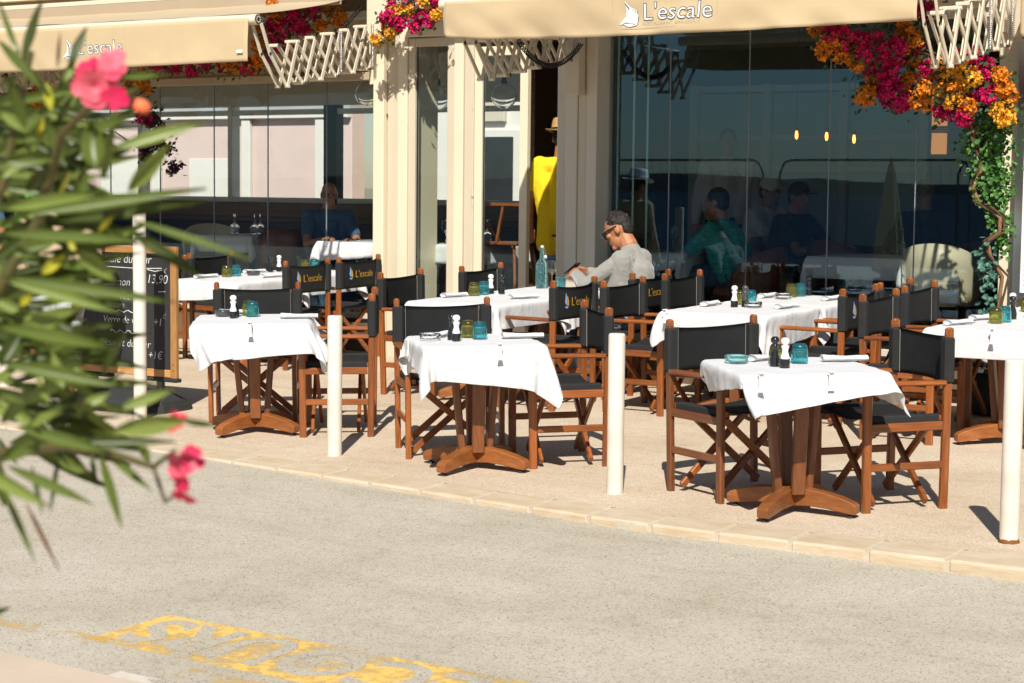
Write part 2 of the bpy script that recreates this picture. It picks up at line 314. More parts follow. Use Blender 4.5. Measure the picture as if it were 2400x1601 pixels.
# kerb of separate limestone blocks
kerb = sheet('kerb', rng(-16, 6, 60), [lambda x: ky(x)+.006, lambda x: ky(x)+.32], lambda x, y: gz(x, y)-.0022, M['mortar'])
mb = MB()
xs_ = rng(-14, 1.4, 45)
for a, b in zip(xs_, xs_[1:]): mb.add([(a, ky(a)+.006, gz(a, ky(a))-.14), (b, ky(b)+.006, gz(b, ky(b))-.14), (b, ky(b)+.006, gz(b, ky(b))-.0022), (a, ky(a)+.006, gz(a, ky(a))-.0022)], [(0, 1, 2, 3)])
mb.build('mortar', M['mortar'], kerb)
x = -13.95
while x < 1.2:
    ln = .354+random.uniform(-.012, .012); b = MB(); b.bbox((x, 0, -.12), (x+ln-.011, .25, .002+random.uniform(-.002, .002)), .011)
    b.v = [(px, ky(px)+py, pz+gz(px, ky(px)+py)+.02*noise.noise(Vector((px*4, py*9, 1)))*.1) for px, py, pz in b.v]
    b.build('kerb_stone', M['kerb'], kerb); x += ln
# yellow lettering, worn, painted to be read from the building side
def road_mark(name, pts, fs, m, off):
    me = bpy.data.meshes.new(name); me.from_pydata([(px, py, zroad(px, py)+off) for px, py in pts], [], fs); me.update(); o = link(name, me, m); o['kind'] = 'structure'; return o
def strip(x0, x1, y0, y1, n=12):
    pts = []; 
    for i in range(n+1): t = x0+(x1-x0)*i/n; pts += [(t, y0), (t, y1)]
    return pts, [(2*i, 2*i+2, 2*i+3, 2*i+1) for i in range(n)]
road_mark('road_marking', *strip(-4.87, -3.08, 4.735, 5.155), M['yellow'], .0006)
road_mark('road_marking', *strip(-6.4, -4.78, 4.69, 4.79), M['yellow2'], .0006)
road_mark('road_marking', *strip(-4.3, -3.3, 4.56, 4.67), M['yellow2'], .0006)
road_mark('road_marking', *strip(-4.47, -4.1, 4.40, 4.50), M['whitep'], .0016)
tm = text_mesh('SECOURS', .44, extrude=0, offset=.012, space=1.02)
xs_ = [v.co.x for v in tm.vertices]; w_ = max(xs_)-min(xs_)
for v in tm.vertices: v.co.x *= 1.66/w_
xr = max(v.co.x for v in tm.vertices)
for v in tm.vertices:
    px, py = -4.82+(xr-v.co.x), 5.11-v.co.y*1.0
    v.co = (px, py, zroad(px, py)+.0010)
tm.flip_normals() if tm.polygons and tm.polygons[0].normal.z < 0 else None
tm.materials.clear(); tm.materials.append(M['road']); o = link('road_lettering', tm); o['kind'] = 'structure'
# ---------------------------------------------------------------- bollards
def bollard(x, y, h, label, lean=0, stain=False):
    o = empty('bollard', (x, y, gz(x, y)), 0, label, 'bollard', 'white steel bollards along the kerb'); o.rotation_euler = (R(lean), R(lean*.5), 0)
    b = MB(); r = .0425; b.lathe([(r, -.02), (r, h-.012), (r*.96, h-.004), (r*.86, h)], n=24); b.build('post', M['bollard'], o)
    if stain: b = MB(); b.lathe([(r+.004, 0), (r+.003, .010), (r+.0005, .018)], n=20, rib=.05, ribn=7); b.build('rust_ring', M['rust'], o)
    return o
bollard(-2.55, 8.0, .81, 'white bollard at the right edge with rust round its foot', .4, True)
bollard(-4.62, 8.13, .81, 'white bollard standing between the middle and the right front tables', .2)
bollard(-6.57, 8.32, .80, 'white bollard just right of the leftmost front table', -.3)
bollard(-8.53, 8.78, 1.36, 'tall thin white post in front of the chalkboard')
bollard(-10.68, 9.57, .80, 'white bollard half hidden behind oleander leaves at far left')
# ---------------------------------------------------------------- restaurant building
bld = empty('restaurant_building', (-7, 12.6, 0), 0, 'cream restaurant front with glass walls, open door and awnings', 'building')
OX, OY = -7, 12.6
def part(name, a, b, m, parent=None, c=.004):
    mb = MB(); o = parent or bld; mb.bbox((a[0]-OX, a[1]-OY, a[2]), (b[0]-OX, b[1]-OY, b[2]), c); return mb.build(name, m, o)
cr, cr2 = M['cream'], M['cream2']
darkwall = mat('dark_interior_wall', (.026, .030, .032), .7, .3, var=.3, vscale=3); floor_m = mat('dark_oak_floor', (.16, .105, .065), .5, .5, var=.3, vscale=3, stretch=(2, 14, 1))
ceil_m = mat('interior_ceiling', (.45, .42, .37), .8, .2); granite = mat('black_granite', (.02, .02, .022), .35, .5, var=.5, vscale=40); walnut = wood_mat('walnut_panel', (.16, .075, .032), (.09, .04, .018), stretch=(1.5, 30, 30))
part('floor', (-18, 12.95, .1), (-2, 18.6, .52), floor_m)
part('floor', (-7.45, 12.33, .1), (-3.2, 12.96, .518), floor_m)
part('ceiling', (-18, 12.9, 3.16), (-9.2, 16.66, 3.22), ceil_m); part('ceiling', (-9.199, 12.5, 3.16), (-2, 17.6, 3.22), ceil_m)
part('roof', (-18.2, 12.95, 3.5), (-9.2, 16.7, 3.6), cr); part('roof', (-9.199, 12.35, 3.5), (-1.8, 17.7, 3.6), cr)  # unseen roof, kept low and short so sun reaches the pink house
part('upper_wall', (-18, 13.06, 2.70), (-9.33, 13.2, 3.5), M['beige'])
part('upper_wall', (-9.33, 12.74, 2.96), (-7.47, 12.9, 3.5), cr)
part('upper_wall', (-7.47, 12.44, 2.96), (-3.2, 12.6, 3.5), cr)
part('lintel', (-18, 12.98, 2.63), (-9.64, 13.16, 2.70), M['beige'], c=.006)
part('plinth', (-18, 13.03, .2), (-9.6, 13.17, .55), granite)
part('plinth', (-7.2, 12.43, .2), (-4.06, 12.57, .55), granite)
# left pillar in three planes, checker plate foot
p1 = part('pillar', (-9.625, 12.70, .2), (-9.515, 13.2, 3.5), cr, c=.006)
part('pilaster', (-9.513, 12.755, .2), (-9.40, 13.2, 3.5), cr2, c=.006); part('pilaster', (-9.398, 12.742, .2), (-9.30, 13.2, 3.5), cr, c=.006)
for a, b in (((-9.632, 12.692, .26), (-9.508, 12.7, .46)), ((-7.478, 12.29, .26), (-7.18, 12.298, .46)), ((-6.55, 12.425, .26), (-6.45, 12.43, .46)), ((-4.62, 12.425, .26), (-4.52, 12.43, .46))): part('checker_plate', a, b, M['checker'], c=.002)
part('bracket_board', (-9.745, 12.80, 2.58), (-9.628, 13.05, 3.5), cr); part('downpipe_cover', (-9.62, 12.60, 2.93), (-9.40, 12.70, 3.5), cr)
# entrance zone: fixed light, door leaf, opening
def framed(x0, x1, y, z0, z1, fw, dep, fm, pm, name='window', gd=.012, inner=True):
    w = empty(name, (0, 0, 0)); w.parent = bld
    def bx(n, a, b, m, c=.003):
        mb = MB(); mb.bbox((a[0]-OX, a[1]-OY, a[2]), (b[0]-OX, b[1]-OY, b[2]), c); return mb.build(n, m, w)
    bx('frame_stile', (x0, y, z0), (x0+fw, y+dep, z1), fm); bx('frame_stile', (x1-fw, y, z0), (x1, y+dep, z1), fm)
    bx('frame_head', (x0+fw, y+.002, z1-fw), (x1-fw, y+dep-.002, z1), fm); bx('frame_sill', (x0+fw, y+.002, z0), (x1-fw, y+dep-.002, z0+fw*1.4), fm)
    if inner: bx('gasket', (x0+fw, y+dep*.4, z0+fw*1.4), (x0+fw+.008, y+dep*.6, z1-fw), M['black'], .001); bx('gasket', (x1-fw-.008, y+dep*.4, z0+fw*1.4), (x1-fw, y+dep*.6, z1-fw), M['black'], .001)
    bx('pane', (x0+fw+.002, y+dep*.5-gd/2, z0+fw), (x1-fw-.002, y+dep*.5+gd/2, z1-fw*.8), pm, .001)
    return w
framed(-9.298, -8.83, 12.76, .54, 2.95, .07, .06, cr2, M['pane'])
part('jamb', (-8.828, 12.75, .27), (-8.735, 12.86, 2.95), cr); part('jamb', (-8.73, 12.765, .27), (-8.64, 12.86, 2.95), cr2)
dl = framed(-8.638, -8.12, 12.775, .54, 2.86, .075, .05, cr, M['pane'], 'door')
for z in (.7, 1.55, 1.62, 2.35): 
    mb = MB(); mb.tube((-8.645-OX, 12.77-OY, z), (-8.645-OX, 12.77-OY, z+.09), .009); mb.build('hinge', M['cream2'], dl)
part('lintel', (-8.83, 12.755, 2.90), (-7.47, 12.88, 2.96), cr)
# open door leaf seen on edge
dr = empty('door', (0, 0, 0)); dr.parent = bld
mb = MB(); mb.bbox((-7.868-OX, 12.86-OY, .54), (-7.83-OX, 13.62-OY, 2.86), .003); mb.build('leaf', M['greige'], dr)
mb = MB(); mb.bbox((-7.886-OX, 12.855-OY, .54), (-7.866-OX, 12.872-OY, 2.86), .002); mb.build('lock_plate', M['steel'], dr)
mb = MB(); mb.bar((-7.89-OX, 12.90-OY, 1.33), (-7.95-OX, 12.90-OY, 1.33), .02, .02); mb.bar((-7.945-OX, 12.90-OY, 1.33), (-7.945-OX, 13.02-OY, 1.33), .02, .02); mb.build('handle', M['black'], dr)
part('jamb', (-7.826, 12.78, .27), (-7.79, 12.9, 2.95), cr2); part('wall_panel', (-7.787, 12.70, .27), (-7.62, 12.86, 2.96), M['greige']); part('wall_panel', (-7.618, 12.55, .27), (-7.474, 12.85, 2.96), M['greige'])
mb = MB(); mb.bbox((-7.822-OX, 12.765-OY, 1.30), (-7.802-OX, 12.78-OY, 1.44), .003); mb.build('door_keeper', M['black'], bld)
# right pillar with awning bracket board
part('pillar', (-7.472, 12.30, .2), (-7.37, 12.72, 3.5), M['greige'], c=.006); part('pillar', (-7.368, 12.315, .2), (-7.295, 12.72, 3.5), cr2); part('pillar', (-7.293, 12.305, .2), (-7.20, 12.55, 3.5), M['greige'])
part('bracket_board', (-7.43, 12.20, 2.42), (-7.30, 12.298, 3.5), cr2)
# right glass wall: pane joints every 65 cm
def glasswall(xs, y, z0, z1, pm, hollow=()):
    w = empty('window', (0, 0, 0)); w.parent = bld
    def bx(n, a, b, m, c=.002):
        mb = MB(); mb.bbox((a[0]-OX, a[1]-OY, a[2]), (b[0]-OX, b[1]-OY, b[2]), c); return mb.build(n, m, w)
    bx('rail', (xs[0], y-.03, z0-.05), (xs[-1], y+.03, z0), M['greige']); bx('rail', (xs[0], y-.03, z1), (xs[-1], y+.03, z1+.06), M['greige'])
    for i in range(len(xs)-1):
        a, b = xs[i]+.004, xs[i+1]-.004; tl = .0025*random.uniform(-1, 1)
        o = bx('pane', (a, y-.006, z0), (b, y+.006, z1), pm, .001)
        bx('pane_edge', (b+.0005, y-.0065, z0), (b+.0075, y+.0065, z1), M['rail'], .001)
    return w
RX = [-7.195, -6.673, -6.02, -5.38, -4.727, -4.078]
glasswall(RX, 12.5, .60, 2.9, M['pane2'])
LX = [-16.4, -15.74, -15.08, -14.42, -13.76, -13.1, -12.45, -11.77, -11.12, -10.44, -9.66]
glasswall(LX, 13.1, .60, 2.63, M['pane'])
sb = empty('folded_glass_leaves', (0, 0, 0)); sb.parent = bld      # sliding leaves stacked open behind the pillar
for k, x in enumerate((-7.16, -7.02, -6.90)):
    mb = MB(); mb.box((x-OX, 12.56-OY, .53), (x+.012-OX, 13.18-OY, 2.9)); mb.build('pane', M['pane'], sb)
    mb = MB(); mb.box((x-.002-OX, 12.552-OY, .53), (x+.014-OX, 12.559-OY, 2.9)); mb.build('pane_edge', M['edge'], sb)
part('pillar', (-4.074, 12.36, .2), (-3.86, 12.6, 3.5), cr); part('bracket_board', (-4.09, 12.30, 2.35), (-3.94, 12.357, 3.5), cr2); part('wall', (-3.858, 12.4, .2), (-2.0, 12.6, 3.5), cr)
# inside walls
part('back_wall', (-9.2, 17.4, .32), (-2, 17.6, 3.16), darkwall); part('side_wall', (-2.2, 12.6, .32), (-2, 17.4, 3.16), darkwall)
part('partition', (-9.35, 14.6, .32), (-9.2, 17.6, 3.16), walnut)
part('sill_wall', (-18, 16.5, .32), (-9.35, 16.65, 1.36), walnut); part('sill_wall', (-18, 16.46, .9), (-9.35, 16.5, 1.30), granite); part('sill', (-18, 16.44, 1.36), (-9.35, 16.7, 1.52), walnut)
part('upper_wall', (-18, 16.5, 2.62), (-9.35, 16.65, 3.16), M['greige']); part('side_wall', (-18, 13.2, .32), (-17.9, 16.5, 3.16), darkwall)
lt = mat('pale_interior_frame', (.42, .45, .46), .5, .4)
for x0, x1 in ((-13.2, -13.02), (-16.05, -15.98), (-14.62, -14.55), (-12.15, -11.95)): part('window_post', (x0, 16.5, 1.52), (x1, 16.64, 2.62), darkwall if x0 == -13.2 else M['white'])
for z in (1.52, 2.52): part('window_rail', (-18, 16.52, z), (-9.4, 16.6, z+.06), M['white'])
# pale glazed partition deep in the right-hand room
for x in (-8.7, -7.9, -7.1, -6.3): part('partition_post', (x, 16.7, .32), (x+.09, 16.8, 2.75), lt)
for z in (1.9, 2.2, 2.68): part('partition_rail', (-8.7, 16.72, z), (-6.2, 16.78, z+.06), lt)
skyp = mat('frosted_pane', (.25, .38, .42), .5, .5)
for x in (-8.6, -7.8, -7.0): part('partition_pane', (x, 16.74, 1.2), (x+.69, 16.76, 2.66), skyp)
# neighbouring house behind the left-hand room
pk = empty('pink_house', (-14, 20.5, 0), 0, 'pink rendered house with pale shutters seen through the restaurant windows', 'building')
def pp(n, a, b, m, c=.01): mb = MB(); mb.bbox((a[0]+14, a[1]-20.5, a[2]), (b[0]+14, b[1]-20.5, b[2]), c); return mb.build(n, m, pk)
pink = mat('pink_render', (.66, .52, .485), .9, .2, var=.08, vscale=2); reflect_grey = mat('reflected_grey', (.40, .42, .43), .8, .2, var=.1, vscale=3)
pp('wall', (-24, 20.5, -1), (-15.9, 20.8, 2.75), pink); pp('cornice', (-24, 20.4, 2.66), (-15.9, 20.499, 2.72), M['white']); pp('reflection_band', (-24, 20.44, 2.751), (-15.9, 21, 5), reflect_grey)  # block above the cornice: grey-blue of reflections put into its colour
for x in (-23, -21.35, -19.6, -17.85, -16.5): pp('pilaster', (x, 20.43, -1), (x+.16, 20.499, 2.655), M['white'])
for x in (-22.4, -20.7, -18.9): pp('arched_panel', (x, 20.485, .2), (x+.8, 20.4995, 2.1), M['white'], .006)
yh = empty('yellow_house', (-13, 21, 0), 0, 'yellow house corner with white window frames seen through the restaurant', 'building')
def yp(n, a, b, m, c=.01): mb = MB(); mb.bbox((a[0]+13, a[1]-21, a[2]), (b[0]+13, b[1]-21, b[2]), c); return mb.build(n, m, yh)
yel = mat('yellow_render', (.66, .52, .22), .9, .2, var=.06, vscale=2)
yp('wall', (-15.85, 21.0, -1), (-15.2, 21.3, 5), yel); yp('wall', (-15.198, 21.05, -1), (-9, 21.3, 5), M['white']); yp('downpipe', (-15.1, 20.95, -1), (-15.0, 21.03, 5), M['greige'])
for x in (-14.2, -13.2, -12.1): yp('window_frame', (x, 20.98, .9), (x+.75, 21.045, 2.5), M['white']); yp('pane', (x+.1, 20.96, 1.0), (x+.65, 20.978, 2.4), darkwall); yp('louvre', (x+.05, 20.97, 2.6), (x+.5, 21.045, 2.9), M['greige'])
# ---------------------------------------------------------------- awnings
VAL = {}
def awning(x0, x1, yf, zb, yw, zw, vh, label, wave, arms, seed, flare=0, cut=None):
    aw = empty('awning', (x0, yf, zb), 0, label, 'awning', 'sand coloured awnings over the terrace')
    L = lambda x, y, z: (x-x0, y-yf, z-zb)
    nx, ny = 70, 14; mb = MB(); mb.smooth = True                     # sloping cloth
    for i in range(nx+1):
        x = x0+(x1-x0)*i/nx
        for k in range(ny+1):
            t = k/ny; sag = -.05*math.sin(math.pi*t)+.008*noise.noise(Vector((x*2.3, t*3, seed)))
            mb.v.append(L(x, yf+.0+(yw-yf)*t, zb+.045+(zw-zb-.045)*t+sag))
    n = ny+1
    for i in range(nx):
        for k in range(ny): mb.f.append((i*n+k, i*n+n+k, i*n+n+k+1, i*n+k+1)); mb.mi.append(0); mb.sm.append(True)
    mb.build('canopy', M['awning'], aw)
    def vpos(x, t):
        u = (x-x0)/(x1-x0); e0 = max(0, 1-(x-x0)/.35)
        wv = (noise.noise(Vector((x*1.7+t*.8, seed, t*.6)))*.5+noise.noise(Vector((x*4.5-t*1.5, seed+4, t)))*.22)*wave*t
        yy = yf-.047+wv-.02*t*math.sin(2.2*x)*wave*8+flare*e0*e0*t*.8
        zz = zb+.012-vh*t*(1-.10*e0*e0*(1 if flare else 0)) - .02*math.sin(math.pi*u)*t
        return (x-flare*.6*e0*e0*math.sin(t*2.6), yy, zz)
    VAL[label] = lambda x, z: vpos(x, min(1, max(0, (zb+.012-z)/vh)))[1]
    nx, nz = 160, 12; mb = MB()
    for i in range(nx+1):
        for k in range(nz+1): mb.v.append(L(*vpos(x0+(x1-x0)*i/nx, k/nz)))
    n = nz+1
    for i in range(nx):
        for k in range(nz): mb.f.append((i*n+k, i*n+k+1, i*n+n+k+1, i*n+n+k)); mb.mi.append(0); mb.sm.append(True)
    va = mb.build('valance', M['awning'], aw); sm = va.modifiers.new('thick', 'SOLIDIFY'); sm.thickness = .002
    mb = MB(); mb.bar(L(x0+.01, yf-.052, zb-vh+.045), L(x1-.01, yf-.052, zb-vh+.045), .0015, .0025)
    mb = MB(); mb.tube(L(x0-.06, yf, zb), L(x1+.06, yf, zb), .042, n=20); fb = mb.build('front_bar', M['arm'], aw)
    for xe, s in ((x0-.061, -1), (x1+.061, 1)):
        mb = MB(); mb.tube(L(xe, yf, zb), L(xe+.004*s, yf, zb), .036, n=20); mb.build('end_cap', M['black'], fb)
        mb = MB()
        for q in range(8): a = q*math.pi/4; mb.tube(L(xe+.003*s, yf+.022*math.cos(a), zb+.022*math.sin(a)), L(xe+.007*s, yf+.022*math.cos(a), zb+.022*math.sin(a)), .006, n=8)
        mb.build('cap_spokes', M['arm'], fb)
    # scissor arms: lattice of flat bars between front bar and wall
    for ax in arms:
        sc = empty('scissor_arm', L(ax, 0, 0)); sc.location = (ax-x0, -yf, -zb); sc.parent = aw
        n = 6; dy = .212; y0_ = yf+.33
        lo = [(y0_+dy*i, zb-.50+.040*i) for i in range(n+1)]; hi = [(y0_-.10+dy*i+.01*i, zb-.185+.047*i) for i in range(n+1)]
        yend = lo[-1][0]
        for side in (-1, 1):
            for i in range(n):
                for (a, b, off) in ((lo[i], hi[i+1], .012), (hi[i], lo[i+1], -.012)):
                    mb = MB(); xo = side*.045+off; mb.bar((xo, a[0], a[1]), (xo, b[0], b[1]), .010, .032, up=(0, 0, 1)); mb.build('bar', M['arm'], sc)
            for i, (y, z) in enumerate(lo+hi):
                mb = MB(); mb.tube((side*.05-.02, y, z), (side*.05+.02, y, z), .013, n=10); mb.build('pivot', M['bolt'] if i % 2 else M['arm'], sc)
        for (y, z) in lo[1:]+hi[:-1]:
            mb = MB(); mb.bar((-.045, y, z), (.045, y, z), .026, .026); mb.build('spacer', M['arm'], sc)
        for side in (-1, 1):
            mb = MB(); mb.bar((side*.045, yf+.02, zb-.03), (side*.045, yf+.13, zb-.27), .010, .032); mb.bar((side*.045, yf+.12, zb-.25), (side*.045, lo[0][0], lo[0][1]), .010, .032); mb.build('front_link', M['arm'], sc)
            mb = MB(); mb.bar((side*.045, hi[-1][0], hi[-1][1]), (side*.045, yend+.08, hi[-1][1]+.02), .010, .03); mb.build('wall_link', M['arm'], sc)
        mb = MB(); mb.bbox((-.075, yend+.015, lo[-1][1]-.10), (.075, yend+.035, hi[-1][1]+.12), .003); mb.build('wall_plate', M['arm'], sc)
        for z in (lo[-1][1]-.06, lo[-1][1]+.05, hi[-1][1]+.07):
            for xo in (-.05, .05): mb = MB(); mb.tube((xo, yend+.005, z), (xo, yend+.016, z), .014, n=6); mb.build('bolt', M['bolt'], sc)
        for k in (3, 5):                                             # return springs
            c = lo[k]; d = hi[k+1] if k < n else hi[k]; pts = []; xo = .075
            ln = d[1]-c[1]-.05
            for q in range(24*8+1): a = q/8*2*math.pi; pts.append((xo+.016*math.cos(a), c[0]+(d[0]-c[0])*.12+.016*math.sin(a), c[1]+.03+ln*q/(24*8)))
            mb = MB(); mb.path(pts, .0026, 5); mb.build('spring', M['steel'], sc)
    return aw
def awning_logo(x0, z0, parent, org, w=.50):
    ox, oy, oz = org; vy = VAL[parent['label']]; s = w/.50; made = []
    def lay(me, x, z, off, nm, m):      # lay flat artwork (local x right, y up) on the valance
        for v in me.vertices: X, Z = x+v.co.x, z+v.co.y; v.co = (X-ox, vy(X, Z)-off-v.co.z-oy, Z-oz)
        me.materials.clear(); me.materials.append(m); link(nm, me, None, parent)
    def dense(pts, close=True):
        out = []
        for p, q in zip(pts, pts[1:]+pts[:1] if close else pts[1:]):
            for i in range(4): out.append((p[0]+(q[0]-p[0])*i/4, p[1]+(q[1]-p[1])*i/4))
        return out
    for (p, q) in (((-.22, -.052), (.545, -.052)), ((.545, -.052), (.545, .20)), ((-.22, -.052), (-.22, .20))):
        mb = MB(); n = 24; d = (.0015, 0) if p[0] == q[0] else (0, .0015)
        for i in range(n+1): t = i/n; x, z = p[0]+(q[0]-p[0])*t, p[1]+(q[1]-p[1])*t; mb.v += [(x-d[0], z-d[1], 0), (x+d[0], z+d[1], 0)]
        mb.f = [(2*i, 2*i+2, 2*i+3, 2*i+1) for i in range(n)]; mb.mi = [0]*n; mb.sm = [True]*n; lay(mb.mesh(), x0, z0, .0008, 'seam', M['beige'])
    xs = [v.co.x for v in text_mesh("L'escale", .155*s).vertices]; k = w/(max(xs)-min(xs))
    for nm, off, d, m in (('logo_outline', .0036, .0012, M['ink']), ('logo_lettering', -.0018, .0024, M['printwhite'])):
        me = text_mesh("L'escale", .155*s, extrude=.0002, offset=off); me.transform(Matrix.Diagonal((k, 1, 1, 1))); lay(me, x0, z0, d, nm, m)
    me = text_mesh('RESTAURANT BRASSERIE', .032*s, extrude=.0001, offset=-.0006); me.transform(Matrix.Diagonal((1.22, 1, 1, 1))); lay(me, x0, z0-.034, .0012, 'logo_subtitle', M['greyprint'])
    def poly(nm, pts, m, d):
        pts = dense(pts); c = (sum(p[0] for p in pts)/len(pts), sum(p[1] for p in pts)/len(pts)); mb = MB(); n = len(pts); mb.v = [(px*s, pz*s, 0) for px, pz in pts]
        mb.f = [tuple(range(n))]; mb.mi = [0]; mb.sm = [False]; lay(mb.mesh(), x0-.17*s, z0-.035, d, nm, m)
    big = [(0, .012), (.045, .06), (.05, .10), (.042, .168), (.075, .13), (.10, .115), (.128, .10), (.14, .06), (.13, .005), (.09, -.003), (.06, -.001), (.035, .012)]
    cx, cz = .07, .07
    poly('logo_sail', [(cx+(px-cx)*1.05, cz+(pz-cz)*1.04) for px, pz in big], M['ink'], .0012); poly('logo_sail', big, M['printwhite'], .0024)
    poly('logo_sail', [(.040, .158), (.075, .118), (.082, .08), (.078, .045), (.072, .04), (.074, .07), (.066, .11)], M['ink'], .007)
    for q in range(4): poly('logo_sail', [(.092+q*.013, .115-q*.005), (.096+q*.013, .113-q*.005), (.100+q*.012, .075), (.097+q*.012, .075)], M['ink'], .007)
    poly('logo_sail', [(.008, .010), (.05, .026), (.125, .013), (.12, .010), (.05, .021)], M['ink'], .007)
a1 = awning(-7.47, -4.06, 10.72, 2.975, 12.42, 3.42, .262, 'sand coloured awning with sail logo over the right hand glass wall', .10, (-7.376, -4.03), 3, flare=.05)
awning_logo(-5.918, 2.800, a1, (-7.47, 10.72, 2.975))
a2 = awning(-16.0, -9.66, 11.19, 2.995, 13.04, 3.46, .335, 'sand coloured awning at upper left behind the oleander', .07, (-9.63, -13.0), 9)
awning_logo(-11.522, 2.780, a2, (-16.0, 11.19, 2.995))
mb = MB(); mb.bbox((-9.76+16, -.072, -.26), (-9.70+16, -.066, -.235), .002); mb.build('maker_tag', M['printwhite'], a2)
a3 = awning(-3.80, -1.0, 11.85, 3.05, 12.42, 3.46, .36, 'edge of a third tan awning at the top right corner', .06, (), 14)
hb = empty('awning_hood', (-12, 12.6, 3.3), 0, 'tan sheet metal awning housing along the top of the left wall', 'awning hood')
mb = MB(); mb.bbox((-2.2, -.28, .03), (2.34, .4, .075), .006); mb.build('cover', M['arm'], hb)
mb = MB(); mb.bbox((-2.2, -.30, -.09), (2.34, -.285, .03), .004); mb.build('front_flange', M['beige'], hb)
# coiled black cables
def coil(name, pts, label, r=.016, turns=9, wire=.005):
    P = [Vector(p) for p in pts]; out = []; nseg = len(P)-1
    u = Vector((0, 0, 1)); tot = turns*nseg*10
    for q in range(tot+1):
        t = q/tot*nseg; i = min(int(t), nseg-1); f = t-i; c = P[i].lerp(P[i+1], f); d = (P[i+1]-P[i]).normalized(); w = d.cross(u).normalized(); v = w.cross(d); a = q/10*2*math.pi
        out.append(c+(w*math.cos(a)+v*math.sin(a))*r)
    mb = MB(); mb.path(out, wire, 5); return tag(mb.build(name, M['black'], None), label, 'cable')
def sagging(a, b, s, n=12): return [Vector(a).lerp(Vector(b), i/n)-Vector((0, 0, s*4*(i/n)*(1-i/n))) for i in range(n+1)]
coil('coiled_cable', sagging((-7.27, 11.30, 2.76), (-7.27, 12.18, 2.80), .17), 'black coiled cable looping below the right awning beside its left arm', turns=3)
coil('coiled_cable', sagging((-9.72, 11.3, 2.85), (-9.72, 12.3, 2.95), .30)+sagging((-9.72, 12.3, 2.95), (-9.72, 12.66, 3.22), 0, 5)[1:], 'black coiled cable hanging under the left awning in front of flowers', turns=3)
